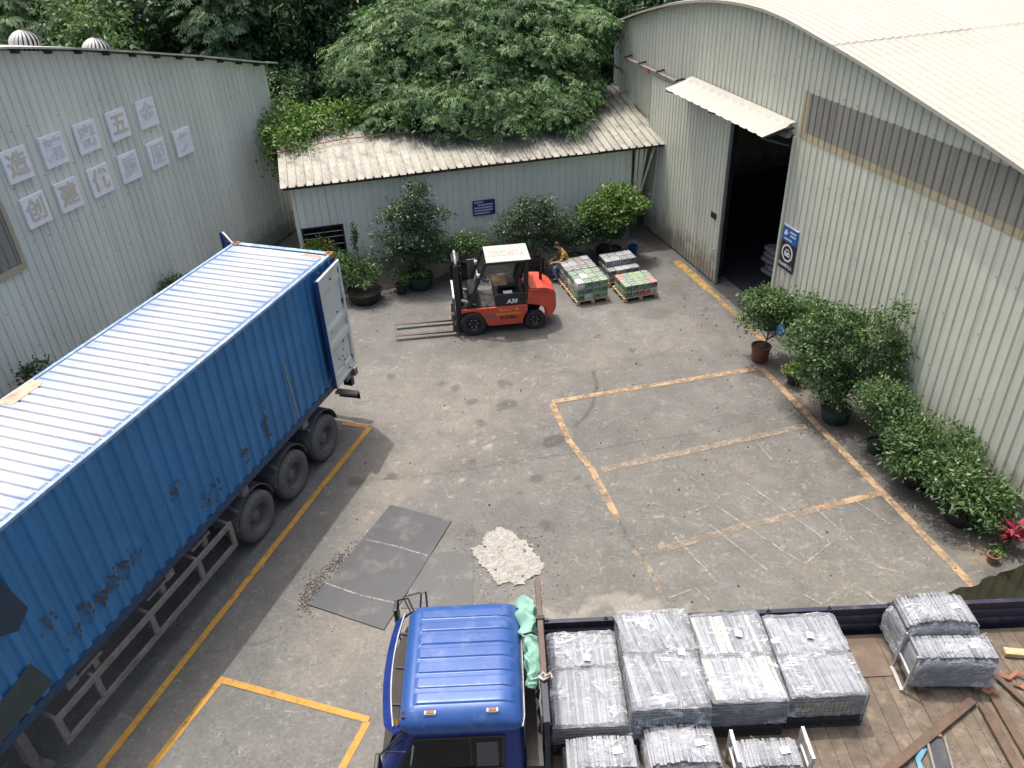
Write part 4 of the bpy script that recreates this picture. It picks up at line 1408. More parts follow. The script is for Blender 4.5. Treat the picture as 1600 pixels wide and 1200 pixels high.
def fwheel(x, y, r, w, name='wheel'):
    h = bpy.data.objects.new(name, None); h.location = (x, y, r); link(h, FK)
    s = 1 if y > 0 else -1
    mb = MB()
    mb.lathe([(r * .56, -w * .42), (r * .72, -w / 2), (r * .93, -w * .46), (r, -w * .3), (r, w * .3), (r * .93, w * .46), (r * .72, w / 2), (r * .56, w * .42)], 32, axis='y', closed=True)
    mb.build('tyre', M['rubber_dark'], h, smooth=True)
    mb = MB(); mb.lathe([(r * .57, s * w * .40), (r * .52, s * w * .30), (r * .4, s * w * .1), (r * .2, s * w * .12), (r * .17, s * w * .3), (0, s * w * .3)], 24, axis='y', closed=True)
    mb.build('rim', M['black'], h)
    for k in range(6):
        a = 2 * math.pi * k / 6
        mb = MB(); mb.lathe([(.018, s * w * .1), (.018, s * w * .22), (0, s * w * .22)], 6, (r * .33 * math.cos(a), 0, r * .33 * math.sin(a)), axis='y'); mb.build('wheel_nut', M['steel'], h)


fwheel(0, .49, .345, .24); fwheel(0, -.49, .345, .24); fwheel(-1.7, .44, .28, .2); fwheel(-1.7, -.44, .28, .2)
# chassis with front wheel arches
mb = MB()
mb.prism_y([(-.38, .28), (-.44, .24), (-1.34, .24), (-1.38, .42), (-1.5, .62), (-1.5, .80), (.28, .80), (.32, .70), (-.02, .72), (-.2, .66)], -.56, .56)
mb.build('chassis', M['red'], FK, bevel=.012)
mb = MB(); mb.box(-.5, .3, -.44, .44, .30, .70); mb.build('drive_axle', M['black'], FK)
mb = MB(); mb.box(-.62, .3, -.5, .5, .802, .83); mb.build('floor_plate', M['dark_steel'], FK)
mb = MB(); mb.prism_y([(-.62, .802), (-.62, 1.12), (-.7, 1.16), (-1.42, 1.16), (-1.46, 1.1), (-1.46, .802)], -.53, .53); mb.build('engine_hood', M['black'], FK, bevel=.015)
mb = MB(); mb.box(-.86, -.72, .535, .538, .0, .0 + .001); 
mb = MB(); mb.box(-1.1, -.86, .36, .5, 1.162, 1.18); mb.build('hood_label', M['paper'], FK)
# seat
st_ = bpy.data.objects.new('seat', None); link(st_, FK)
mb = MB(); mb.box(-1.25, -.75, -.25, .25, 1.18, 1.32); mb.build('cushion', M['black'], st_, bevel=.04, seg=2)
mb = MB(); mb.beam((-1.25, 0, 1.28), (-1.38, 0, 1.82), .46, .12, (1, 0, 0)); mb.build('backrest', M['black'], st_, bevel=.03, seg=2)
mb = MB(); mb.box(-.98, -.62, -.02, .32, 1.33, 1.36); mb.prism_y([(-.98, 1.36), (-.62, 1.36), (-.6, 1.46), (-.96, 1.46)], -.02, .32)
o = mb.build('cardboard_box', M['card'])
o.parent = None
o.matrix_world = FK.matrix_basis @ Matrix.Identity(4)
tag(o, 'small open cardboard box lying on the forklift seat', 'box')
# counterweight
mb = MB()
prof = [(-1.47, .80), (-1.47, 1.2), (-1.55, 1.27), (-1.95, 1.24), (-2.2, 1.12), (-2.32, .95), (-2.33, .48), (-2.2, .33), (-2.02, .33), (-1.99, .6), (-1.86, .72), (-1.6, .78)]
mb.prism_y(prof, -.55, .55)
cw = mb.mesh('counterweight', M['red'])
bm = bmesh.new(); bm.from_mesh(cw)
for v in bm.verts:
    if v.co.x < -1.9:
        v.co.y *= 1 - .42 * ((-1.9 - v.co.x) / .43) ** 1.6
bmesh.ops.recalc_face_normals(bm, faces=bm.faces)
bmesh.ops.bevel(bm, geom=[e for e in bm.edges if e.calc_face_angle(0) > .5], offset=.035, segments=2, affect='EDGES')
bm.to_mesh(cw); bm.free()
cwo = put('counterweight', cw, FK)
mb = MB(); mb.box(-1.57, -1.475, -.5, .5, 1.255, 1.275); mb.build('radiator_grille', M['dark_steel'], cwo)
mb = MB(); mb.tube([(-1.95, -.05, 1.2), (-1.95, -.05, 2.0)], .045, 10); mb.tube([(-1.95, -.05, 2.0), (-2.0, -.05, 2.1)], .035, 10); mb.build('exhaust_pipe', M['black'], FK)
# overhead guard
for y in (.49, -.49):
    mb = MB(); mb.beam((.12, y, .82), (-.42, y * .95, 2.06), .07, .09, (0, 1, 0)); mb.build('guard_post', M['black'], FK)
    mb = MB(); mb.beam((-1.46, y, .95), (-1.52, y * .95, 2.06), .1, .13, (0, 1, 0)); mb.build('guard_post', M['black'], FK)
    mb = MB(); mb.beam((-.4, y * .95, 2.06), (-1.56, y * .95, 2.06), .06, .07); mb.build('guard_rail', M['black'], FK)
for k in range(6):
    x = -.5 - k * .2
    mb = MB(); mb.beam((x, -.46, 2.06), (x, .46, 2.06), .04, .05); mb.build('guard_bar', M['black'], FK)
mb = MB(); mb.box(-1.62, -.44, -.53, .53, 2.10, 2.125); rp = mb.build('roof_panel', M['cream'], FK, bevel=.005)
mb = MB()
for k, (yy, a, b) in enumerate([(-.12, -1.35, -.62), (.02, -1.45, -.55), (.15, -1.5, -.5)]):
    xx = a
    while xx < b:
        w_ = random.uniform(.025, .06)
        mb.box(xx, xx + w_, yy - .022, yy + .022, 2.1255, 2.127)
        xx += w_ + random.choice((.014, .014, .05))
mb.build('roof_print', M['grey_print'], rp)
# steering column, wheel, levers, dash
mb = MB(); mb.prism_y([(.12, .83), (-.1, .83), (-.2, 1.2), (-.08, 1.26), (.08, 1.2)], -.42, .42); mb.build('dashboard', M['black'], FK, bevel=.02)
mb = MB(); mb.tube([(-.12, .0, 1.15), (-.36, .0, 1.42)], .025, 8); mb.build('steering_column', M['black'], FK)
sw = MB()
c0 = Vector((-.38, 0, 1.44)); ax = Vector((-.62, 0, .78)).normalized(); e1 = Vector((0, 1, 0)); e2 = ax.cross(e1)
ringp = [c0 + (e1 * math.cos(a) + e2 * math.sin(a)) * .16 for a in np.linspace(0, 2 * math.pi, 25)]
sw.tube(ringp, .014, 6, cap=False)
for a in (0, 2.1, 4.2):
    sw.tube([c0, c0 + (e1 * math.cos(a) + e2 * math.sin(a)) * .16], .01, 5)
sw.build('steering_wheel', M['black'], FK)
for k in range(3):
    mb = MB(); mb.tube([(-.1, -.15 - .09 * k, 1.2), (-.22, -.17 - .09 * k, 1.5)], .01, 6); mb.lathe([(0, 0), (.022, .015), (.022, .035), (0, .05)], 8, (-.22, -.17 - .09 * k, 1.49)); mb.build('lever', M['steel'], FK)
for y, z in ((.44, 1.72), (-.44, 1.72)):
    mb = MB(); mb.lathe([(0.0, -.06), (.06, -.05), (.075, .0), (.075, .02), (0, .025)], 14, (-.2, y, z), axis='x'); mb.build('headlamp', M['steel'], FK)
mb = MB(); mb.box(-.3, -.26, .2, .42, 1.5, 1.62); mb.build('mirror', M['steel'], FK)
mb = MB(); mb.box(-.22, .02, -.62, -.58, .85, 1.75); mb.build('rear_panel', M['rim'], FK)
# mast
for y in (.3, -.3):
    mb = MB(); mb.box(.30, .44, y - .06, y + .06, .1, 2.0); mb.build('mast_rail', M['black'], FK)
    mb = MB(); mb.box(.33, .42, y * .72 - .045, y * .72 + .045, .14, 1.95); mb.build('inner_mast_rail', M['dark_steel'], FK)
    mb = MB(); mb.tube([(.25, y * .8, .2), (.25, y * .8, 1.75)], .035, 10); mb.build('lift_cylinder', M['black'], FK)
    mb = MB(); mb.tube([(.28, y * 1.2, 1.0), (-.1, y * 1.3, .86)], .04, 8); mb.build('tilt_cylinder', M['steel'], FK)
for z in (.3, 1.2, 1.96):
    mb = MB(); mb.box(.31, .43, -.3, .3, z - .05, z + .05); mb.build('mast_crossbar', M['black'], FK)
mb = MB(); mb.tube([(.36, .28, 1.98), (.36, .33, 2.1), (.36, .28, 2.17), (.36, -.28, 2.17), (.36, -.33, 2.1), (.36, -.28, 1.98)], .035, 8); mb.build('mast_crown', M['steel'], FK)
mb = MB(); mb.box(.26, .46, -.25, .25, 2.02, 2.12); mb.build('mast_head', M['black'], FK)
mb = MB(); mb.tube([(.38, .05, 2.0), (.38, .05, .6)], .018, 6); mb.tube([(.38, -.05, 2.0), (.38, -.05, .6)], .018, 6); mb.build('lift_chain', M['dark_steel'], FK)
for z in (.2, .58):
    mb = MB(); mb.box(.46, .52, -.55, .55, z - .055, z + .055); mb.build('carriage_bar', M['black'], FK)
for y in np.linspace(-.5, .5, 5):
    mb = MB(); mb.box(.47, .50, y - .02, y + .02, .64, 1.15); mb.build('backrest_bar', M['dark_steel'], FK)
mb = MB(); mb.box(.47, .51, -.53, .53, 1.15, 1.2); mb.build('backrest_bar', M['white'], FK)
for y in (.42, -.22):
    mb = MB(); mb.prism_y([(.52, .66), (.52, .12), (.56, .10), (2.17, .135), (2.17, .145), (.58, .155), (.56, .66)], y - .055, y + .055); mb.build('fork', M['fork'], FK)
# lettering on the near side (faces +Y)
NEAR = (math.pi / 2, 0, math.pi)
put('lettering', text_mesh('A30', .17, M['print_white'], 'lettering', .001, bold=.006, shear=.2), FK, (-1.08, .533, .93), NEAR)
put('lettering', text_mesh('当心叉车', .095, M['orange_print'], 'lettering', .001, bold=.004), FK, (-.98, .563, .70), NEAR, (1.5, 1, 1))
put('lettering', text_mesh('禁止站人', .10, M['black_print'], 'lettering', .001, bold=.006), FK, (-.98, .563, .46), NEAR, (1.25, 1, 1))
mb = MB()
xx = -1.3
while xx < -.68:
    w_ = random.uniform(.025, .05); mb.box(xx, xx + w_, .561, .564, .555, .61); xx += w_ + .014
mb.build('small_print', M['orange_print'], FK)
mb = MB(); mb.prism_y([(-.32, .52), (-.36, .58), (-.6, .585), (-.64, .52)], .561, .564); mb.build('badge', M['rim'], FK)

# ------------------------------------------------------------------ pallets and drink packs
def pallet(label, loc, rz, w, d):
    t = thing('pallet', label, 'pallet', (loc[0], loc[1], 0), rz, 'wooden pallets of drink packs')
    n = 6
    for i in range(n):
        y = d * i / (n - 1) * (1 - .09 / d)
        mb = MB(); mb.box(0, w, y, y + .09, .12, .14); mb.build('deck_board', M['wood'], t)
    for x in (0, w / 2 - .05, w - .1):
        mb = MB(); mb.box(x, x + .1, 0, d, .098, .118); mb.build('stringer', M['wood'], t)
        for y in (0, d / 2 - .05, d - .1):
            mb = MB(); mb.box(x, x + .1, y, y + .1, .012, .097); mb.build('block', M['wood'], t)
    return t


def pack_mat(name, cols, wts, darkness):
    m, nt, b = new_mat(name)
    oi = node(nt, "ShaderNodeObjectInfo")
    tc = node(nt, "ShaderNodeTexCoord")
    sep = node(nt, "ShaderNodeSeparateXYZ", {0: tc.outputs['Object']})
    # printed wrap: each pack takes its own colour of sleeve, white top
    ramp = node(nt, "ShaderNodeValToRGB", {'Fac': oi.outputs['Random']})
    ramp.color_ramp.interpolation = 'CONSTANT'
    e = ramp.color_ramp.elements
    e[0].color = rgba(cols[0])
    pos = 0
    for c, w in list(zip(cols, wts))[:-1]:
        pass
    acc = wts[0]
    e[1].position = acc
    e[1].color = rgba(cols[1])
    for c, w in zip(cols[2:], wts[1:]):
        acc += w
        k = e.new(min(acc, .999)); k.color = rgba(c)
    def frac_gt(sock, f, th, op='GREATER_THAN'):
        q = node(nt, "ShaderNodeMath", {0: mul(nt, sock, f)}, operation='FRACT')
        return node(nt, "ShaderNodeMath", {0: q.outputs[0], 1: th}, operation=op).outputs[0]
    v = coords(nt)
    n1 = noise(nt, v, 14.0, 2, .6, .49, .55)
    c = mixc(nt, mul(nt, n1, .55), ramp.outputs[0], (.55, .56, .55))
    band = node(nt, "ShaderNodeMath", {0: sep.outputs[2], 1: .135}, operation='GREATER_THAN').outputs[0]
    c = mixc(nt, mul(nt, band, .35), c, (.5, .51, .5))
    c = mixc(nt, mul(nt, frac_gt(sep.outputs[0], 15.0, .8), .75), c, darkness)
    c = mixc(nt, mul(nt, frac_gt(sep.outputs[1], 15.0, .82), .6), c, darkness)
    nt.links.new(c, b.inputs['Base Color'])
    b.inputs['Roughness'].default_value = .25
    return m


M['pack_green'] = pack_mat('drink_pack_green', [(.035, .15, .06), (.13, .27, .06), (.42, .03, .04), (.6, .62, .6)], [.36, .22, .18, .24], (.02, .06, .03))
M['pack_grey'] = pack_mat('drink_pack_grey', [(.10, .11, .12), (.30, .31, .33), (.25, .03, .04), (.05, .06, .07)], [.35, .35, .06, .24], (.02, .02, .025))


def pack_mesh(w, d, h, mat):
    mb = MB()
    # six bulging can tops under the wrap
    mb.box(0, w, 0, d, 0, h)
    me = mb.mesh('drink_pack', mat, bevel=.022, seg=2, smooth=True)
    return me


def load(loc, rz, w, d, rows, mk, label, group):
    c, s = math.cos(rz), math.sin(rz)
    y = .02
    for (rd, nl, nw) in rows:          # row depth, layers, packs across
        ww = (w - .06) / nw
        h = .19
        me = pack_mesh(ww - .006, rd - .008, h - .004, M[mk])
        for l in range(nl):
            for k in range(nw):
                lx, ly = .03 + k * ww + random.uniform(-.004, .004), y + random.uniform(-.006, .006)
                o = bpy.data.objects.new('drink_pack', me)
                o.location = (loc[0] + lx * c - ly * s, loc[1] + lx * s + ly * c, .142 + l * h)
                o.rotation_euler = (0, 0, rz + random.uniform(-.02, .02))
                tag(link(o), label, 'drink pack', group)
        y += rd


PR = R(15)


def back(loc, d):
    return (loc[0] - math.sin(PR) * d, loc[1] + math.cos(PR) * d)


PA = (1.98, 20.99); PB = back(PA, .93); PC = (3.37, 21.06); PD = back((3.32, 21.06), 1.08)
pallet('wooden pallet nearest the forklift, under green and white packs', PA, PR, 1.02, .92)
pallet('wooden pallet beside the seated man, under grey packs', PB, PR, 1.02, .86)
pallet('wooden pallet front right of the group, under two rows of green packs', PC, PR, 1.08, .9)
pallet('wooden pallet at the back right, under black and silver packs', PD, PR, 1.05, .9)
load(PA, PR, 1.02, .92, [(.30, 3, 4), (.30, 3, 4), (.30, 3, 4)], 'pack_green', 'green, red and white wrapped drink pack on the pallet nearest the forklift', 'packs on the pallet nearest the forklift')
load(PB, PR, 1.02, .86, [(.28, 3, 4), (.28, 3, 4), (.28, 3, 4)], 'pack_grey', 'grey wrapped drink pack on the pallet beside the seated man', 'packs beside the seated man')
load(PC, PR, 1.08, .9, [(.42, 2, 5), (.42, 2, 5)], 'pack_green', 'green wrapped drink pack on the front right pallet', 'packs on the front right pallet')
load(PD, PR, 1.05, .9, [(.29, 2, 4), (.29, 3, 4), (.29, 3, 4)], 'pack_grey', 'black and silver drink pack on the back right pallet', 'packs on the back right pallet')


# ------------------------------------------------------------------ seated man
def build_person():
    t = thing('person', 'person in yellow plaid shirt and jeans sitting bent forward by the pallets', 'person', (1.86, 22.86, 0), R(188))
    # skeleton, facing +x; seat height 0.42
    J = {'pel': (0, 0, .50, .125), 'sp': (.05, 0, .68, .13), 'ch': (.13, 0, .86, .145), 'nk': (.20, 0, 1.0, .06), 'hd0': (.26, 0, 1.07, .07), 'hd': (.31, 0, 1.13, .095), 'hd1': (.335, 0, 1.2, .075)}
    E_ = [('pel', 'sp'), ('sp', 'ch'), ('ch', 'nk'), ('nk', 'hd0'), ('hd0', 'hd'), ('hd', 'hd1')]
    for s, y in (('l', 1), ('r', -1)):
        J['sh' + s] = (.14, .17 * y, .92, .062)
        J['el' + s] = (.25, .24 * y, .68, .048)
        J['wr' + s] = (.44, .12 * y, .63, .032)
        J['ha' + s] = (.51, .09 * y, .61, .034)
        J['hp' + s] = (.05, .1 * y, .49, .1)
        J['kn' + s] = (.45, .16 * y, .50, .065)
        J['an' + s] = (.36, .16 * y, .09, .042)
        J['to' + s] = (.52, .17 * y, .045, .036)
        E_ += [('ch', 'sh' + s), ('sh' + s, 'el' + s), ('el' + s, 'wr' + s), ('wr' + s, 'ha' + s), ('pel', 'hp' + s), ('hp' + s, 'kn' + s), ('kn' + s, 'an' + s), ('an' + s, 'to' + s)]
        for k in range(4):
            f = 'f%d%s' % (k, s)
            J[f] = (.545, (.115 - .018 * k) * y, .60 - .004 * k, .009); J[f + 'b'] = (.575, (.105 - .018 * k) * y, .575, .008)
            E_ += [('ha' + s, f), (f, f + 'b')]
        J['th' + s] = (.53, .055 * y, .63, .009); E_.append(('ha' + s, 'th' + s))
    names = list(J)
    me = bpy.data.meshes.new('body')
    me.from_pydata([J[n][:3] for n in names], [(names.index(a), names.index(b)) for a, b in E_], [])
    o = bpy.data.objects.new('body', me)
    COL.objects.link(o)
    sk = o.modifiers.new('skin', 'SKIN')
    for i, n in enumerate(names):
        me.skin_vertices[0].data[i].radius = (J[n][3], J[n][3])
        me.skin_vertices[0].data[i].use_root = (n == 'pel')
    sub = o.modifiers.new('sub', 'SUBSURF'); sub.levels = 2; sub.render_levels = 2
    dg = bpy.context.evaluated_depsgraph_get()
    m2 = bpy.data.meshes.new_from_object(o.evaluated_get(dg))
    bpy.data.objects.remove(o)
    m2.materials.clear()
    for k in ('plaid', 'jeans', 'skin', 'black'):
        m2.materials.append(M[k])
    for p in m2.polygons:
        c = p.center
        p.use_smooth = True
        arm = abs(c.y) > .1 and c.z > .55 and c.x > .2
        if c.z > 1.0 and c.x > .17:
            k = 2
        elif c.x > .34 and c.z > .555 and c.z < .8:
            k = 2
        elif c.z < .10:
            k = 3
        elif c.z < .575 and not (arm and c.z > .57):
            k = 1
        else:
            k = 0
        p.material_index = k
    b = bpy.data.objects.new('body', m2)
    link(b, t)
    mb = MB()
    for i in range(7):
        a = math.pi / 2 * i / 6
        for j in range(14):
            an = 2 * math.pi * j / 14
            mb.v.append((.30 + .105 * math.cos(a) * math.cos(an), .1 * math.cos(a) * math.sin(an), 1.155 + .105 * math.sin(a) - (.05 if math.cos(an) < 0 else 0) * math.cos(a)))
    for i in range(6):
        for j in range(14):
            mb.f.append((i * 14 + j, i * 14 + (j + 1) % 14, (i + 1) * 14 + (j + 1) % 14, (i + 1) * 14 + j))
    mb.build('hair', M['hair'], t, smooth=True)
    for y in (.045, -.045):
        mb = MB(); mb.lathe([(0, -.012), (.012, 0), (0, .012)], 8, (.395, y, 1.125)); mb.build('eye', M['hair'], t)
    mb = MB(); mb.lathe([(0.018, -.025), (.01, .0), (0.004, .03)], 8, (.405, 0, 1.10)); mb.build('nose', M['skin'], t)
    for y in (.1, -.1):
        mb = MB(); mb.lathe([(0, -.03), (.016, -.015), (.016, .015), (0, .03)], 8, (.30, y, 1.12)); mb.build('ear', M['skin'], t)
    s = thing('stool', 'low stool under the seated person in plaid shirt', 'stool', (1.86, 22.86, 0), R(8))
    mb = MB(); mb.box(-.17, .17, -.17, .17, .34, .38); mb.build('seat', M['blue_plastic'], s, bevel=.01)
    for x in (-.14, .14):
        for y in (-.14, .14):
            mb = MB(); mb.beam((x, y, .34), (x * 1.15, y * 1.15, 0.004), .035, .035); mb.build('leg', M['blue_plastic'], s)


build_person()

# ------------------------------------------------------------------ steel plates, mortar patch, rubble
mb = MB(); mb.prism([(-3.81, 10.12), (-2.40, 9.48), (-1.33, 12.14), (-2.61, 12.70)], .012, .026)
pl = tag(mb.build('steel_plate', M['plate']), 'large dark steel plate lying askew on the concrete before the truck cab', 'steel plate', 'steel plates on the ground')
for pts in ([(-3.6, 10.62), (-2.9, 10.28), (-2.2, 10.05)], [(-3.1, 11.75), (-2.4, 11.5), (-1.75, 11.2)]):
    mb = MB()
    for (a, b), (c, d) in zip(pts[:-1], pts[1:]):
        mb.beam((a, b, .0272), (c, d, .0272), .03, .0016)
    mb.build('scratch', M['chalk'], pl)
mb = MB(); mb.prism([(-1.72, 11.30), (-0.88, 11.28), (-0.88, 9.9), (-2.15, 9.95), (-1.95, 10.7)], .010, .0117)
tag(mb.build('steel_plate', simple('thin_plate', (0.080, 0.082, 0.08), 0.6, 0.15, var=0.25, scale=2.0, dirt=(0.2, 0.195, 0.185), dirt_scale=2.0)),
    'smaller thin steel plate between the large plate and the mortar patch', 'steel plate', 'steel plates on the ground')
poly = [(-0.88, 11.44), (-0.65, 11.75), (-0.37, 11.93), (-0.13, 11.85), (0.09, 11.57), (0.31, 11.29), (0.45, 10.94), (0.32, 10.62), (0.09, 10.37), (-0.17, 10.3),
        (-0.43, 10.4), (-0.65, 10.56), (-0.81, 10.81)]
mb = MB()


def in_poly(x, y):
    c_ = False
    for (xa, ya), (xb, yb) in zip(poly, poly[1:] + poly[:1]):
        if (ya > y) != (yb > y) and x < (xb - xa) * (y - ya) / (yb - ya) + xa:
            c_ = not c_
    return c_


gx, gy = np.meshgrid(np.arange(-1.0, .6, .028), np.arange(10.2, 12.05, .028))
w1, w2 = value_noise(gx, gy, 5.0, 301, 4), value_noise(gx, gy, 5.0, 401, 4)
hh = value_noise(gx, gy, 9.0, 501, 4)
ids = {}
for j in range(gx.shape[0]):
    for i in range(gx.shape[1]):
        x, y = gx[j, i], gy[j, i]
        if in_poly(x + (w1[j, i] - .5) * .35, y + (w2[j, i] - .5) * .35) and not (hh[j, i] < .22):
            ids[i, j] = len(mb.v)
            mb.v.append((x + random.uniform(-.012, .012), y + random.uniform(-.012, .012), .008 + max(0, hh[j, i] - .36) * .06 + random.uniform(0, .012)))
for (i, j) in ids:
    q = [(i, j), (i + 1, j), (i + 1, j + 1), (i, j + 1)]
    if all(k_ in ids for k_ in q):
        mb.f.append(tuple(ids[k_] for k_ in q))
tag(mb.build('mortar_patch', M['debris']), 'rough whitish patch of dried mortar on the concrete behind the cab', 'mortar patch')


def chip_field(name, mat, spots, n, smin, smax, seed):
    r_ = random.Random(seed)
    mb = MB()
    for k in range(n):
        x, y, sx, sy, ang = r_.choice(spots)
        u, v = r_.gauss(0, sx), r_.gauss(0, sy)
        px_, py_ = x + u * math.cos(ang) - v * math.sin(ang), y + u * math.sin(ang) + v * math.cos(ang)
        s = r_.uniform(smin, smax)
        a = r_.random() * 3
        top = [(px_ + math.cos(a + q) * s * r_.uniform(.5, 1), py_ + math.sin(a + q) * s * r_.uniform(.5, 1)) for q in (0, 1.4, 2.9, 4.4)]
        base = [(p[0] * 1.0, p[1] * 1.0) for p in top]
        h = s * r_.uniform(.4, .8)
        k0 = len(mb.v)
        mb.v += [(p[0], p[1], 0.0) for p in base] + [(px_ + (p[0] - px_) * .6, py_ + (p[1] - py_) * .6, .01 + h) for p in top]
        mb.f += [(k0 + 4, k0 + 5, k0 + 6, k0 + 7)] + [(k0 + i, k0 + (i + 1) % 4, k0 + 4 + (i + 1) % 4, k0 + 4 + i) for i in range(4)]
    return tag(mb.build(name, mat), kind='stuff')


tag(chip_field('mortar_crumbs', M['debris'], [(-.22, 11.08, .5, .55, 0), (-.2, 11.0, .62, .62, 0)], 420, .006, .026, 13), 'pale crumbs strewn round the mortar patch', 'crumbs')
tag(chip_field('rubble', M['debris_dark'], [(-3.75, 10.6, .12, .2, 0), (-3.5, 11.1, .08, .25, -.5), (-3.85, 10.25, .08, .15, 0)], 700, .006, .022, 3),
    'brown rubble crumbs along the edge of the steel plate', 'rubble')
tag(chip_field('grit', M['debris'], [(4, 11, 2.2, 1.8, 0), (-2, 15.5, 1.5, 2.2, 0), (-2.8, 9.5, 1.0, 1.0, 0), (2.5, 17.5, 2, 1.5, 0)], 420, .007, .02, 4),
    'pale grit scattered over the yard', 'grit')
tag(chip_field('dead_leaves', M['bark'], [(4, 13, 3, 3, 0), (-1, 17, 3, 2.5, 0), (7.3, 14.5, .5, 3, .2), (5.5, 20, 1, 2, 0)], 190, .012, .035, 5),
    'small dark fallen leaves dotted over the yard', 'leaves')

# ------------------------------------------------------------------ flatbed truck
TK = thing('flatbed_truck', 'blue flatbed truck loaded with wrapped metal crates, cab towards the left', 'truck', (0, 6.95, 0))


def ring(z, xf, xr, hw, rf, rr, n=5):
    """rounded rectangle, front at xf (negative), rear at xr"""
    pts = []
    for cx, cy, r, a0 in ((xf + rf, -hw + rf, rf, 180), (xr - rr, -hw + rr, rr, 270), (xr - rr, hw - rr, rr, 0), (xf + rf, hw - rf, rf, 90)):
        for k in range(n + 1):
            a = R(a0 + 90 * k / n)
            pts.append((cx + r * math.cos(a), cy + r * math.sin(a), z))
    return pts


levels = [ring(.72, -1.86, -.06, 1.0, .16, .08), ring(1.40, -1.90, -.05, 1.02, .18, .08), ring(1.48, -1.88, -.05, 1.01, .18, .08), ring(2.20, -1.56, -.06, .93, .16, .1)]
mb = MB()
for L in levels:
    mb.v += L
n = len(levels[0])
for i in range(len(levels) - 1):
    for j in range(n):
        a, b = i * n + j, i * n + (j + 1) % n
        mb.f.append((a, b, b + n, a + n))
mb.f.append(tuple(reversed(range(n))))
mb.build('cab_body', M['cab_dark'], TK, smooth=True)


def qc(d, w):
    q = min(max(d / w, 0), 1)
    return math.sqrt(1 - (1 - q) ** 2)


def cab_half(x):
    return .945 - .10 * max(0, (-1.58 + .2 - x) / .2) ** 2 - .06 * max(0, (x + .045 + .14) / .14) ** 2


def cab_roof_z(x, y):
    v = cab_half(x) - abs(y)
    z = 2.25 + .215 * qc(v, .26) * qc(x + 1.58, .22) * qc(-.045 - x, .30) + .035 * (1 - (y / .95) ** 2)
    # pressed ribs running fore and aft
    if v > .12:
        ph = (y + .66) / .22
        k = round(ph)
        if 0 <= k <= 6:
            d = abs(y - (-.66 + k * .22))
            e = min(1, max(0, (.078 - d) / .010)) * min(1, max(0, (x + 1.37) / .015)) * min(1, max(0, (-.13 - x) / .05))
            z += .017 * e
        if -1.42 < x < -1.40 and abs(y) < .8:
            z -= .006
    return z


mb = MB()
NX, NY = 70, 230
for i in range(NX + 1):
    x = -1.58 + 1.535 * i / NX
    hw = cab_half(x)
    for j in range(NY + 1):
        y = hw * (2 * j / NY - 1)
        mb.v.append((x, y, cab_roof_z(x, y)))
m_ = NY + 1
for i in range(NX):
    for j in range(NY):
        a = i * m_ + j
        mb.f.append((a, a + m_, a + m_ + 1, a + 1))
# drip edge
per = [i * m_ for i in range(NX + 1)] + [NX * m_ + j for j in range(1, NY + 1)] + [i * m_ + NY for i in range(NX - 1, -1, -1)] + [j for j in range(NY - 1, 0, -1)]
b0 = len(mb.v)
for q in per:
    p = mb.v[q]
    mb.v.append((p[0] * 1.003, p[1] * 1.008, 2.20))
for q in range(len(per)):
    q2 = (q + 1) % len(per)
    mb.f.append((per[q], per[q2], b0 + q2, b0 + q))
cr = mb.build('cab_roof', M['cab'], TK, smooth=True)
for x in (-1.18, -.42):
    mb = MB(); mb.box(x - .075, x + .075, -.86, -.80, 2.36, 2.455); lo = mb.build('marker_lamp', M['steel'], cr, bevel=.008)
    mb = MB(); mb.box(x - .05, x + .05, -.85, -.81, 2.45, 2.463); mb.build('lens', M['rust'], lo)
mb = MB(); mb.tube([(-.06, -.94, 2.25), (-.035, -.8, 2.26), (-.032, 0, 2.27), (-.035, .8, 2.26), (-.06, .94, 2.25)], .012, 6); mb.build('gutter_trim', M['steel'], cr)
# windscreen
mb = MB(); mb.add([(-1.885, -.82, 1.52), (-1.885, .82, 1.52), (-1.605, .78, 2.16), (-1.605, -.78, 2.16)], [(0, 3, 2, 1)]); mb.build('windscreen', M['glass'], TK)


# side windows, set in a rubber frame
def side_pt(x, z, s, o=0.0):
    hw = float(np.interp(z, [1.48, 2.20], [1.01, .93])) + o
    return (x, s * hw, z)


for s in (-1, 1):
    mb = MB()
    out = [(-1.66, 1.53), (-.32, 1.53), (-.30, 2.10), (-1.40, 2.10)]
    mb.add([side_pt(x, z, s, .004) for x, z in out], [(0, 1, 2, 3) if s < 0 else (3, 2, 1, 0)])
    wn = mb.build('side_window', M['glass'], TK)
    mb = MB()
    cyc = out + [out[0]]
    for (a, b) in zip(cyc[:-1], cyc[1:]):
        mb.beam(side_pt(a[0], a[1], s, .006), side_pt(b[0], b[1], s, .006), .035, .02, (0, 0, 1))
    mb.build('window_rubber', M['black'], wn)
    mb = MB(); mb.beam(side_pt(-.72, 1.6, s, .006), side_pt(-.72, 2.08, s, .006), .03, .015); mb.build('window_divider', M['black'], wn)
    mb = MB(); mb.add([side_pt(-.66, 1.56, s, .008), side_pt(-.38, 1.56, s, .008), side_pt(-.38, 2.0, s, .008), side_pt(-.64, 2.0, s, .008)], [(0, 1, 2, 3) if s < 0 else (3, 2, 1, 0)])
    mb.build('window_curtain', simple('window_shade', (.06, .062, .064), .4), wn)
    mb = MB(); mb.box(-.6, -.42, s * 1.022 - .012, s * 1.022 + .012, 1.3, 1.34); mb.build('door_handle', M['black'], TK)
# grab of things seen behind the near window
mb = MB(); mb.tube([(-1.5, -.99, 1.55), (-1.42, -.965, 2.0)], .014, 6); mb.build('quarter_bar', M['steel'], TK)
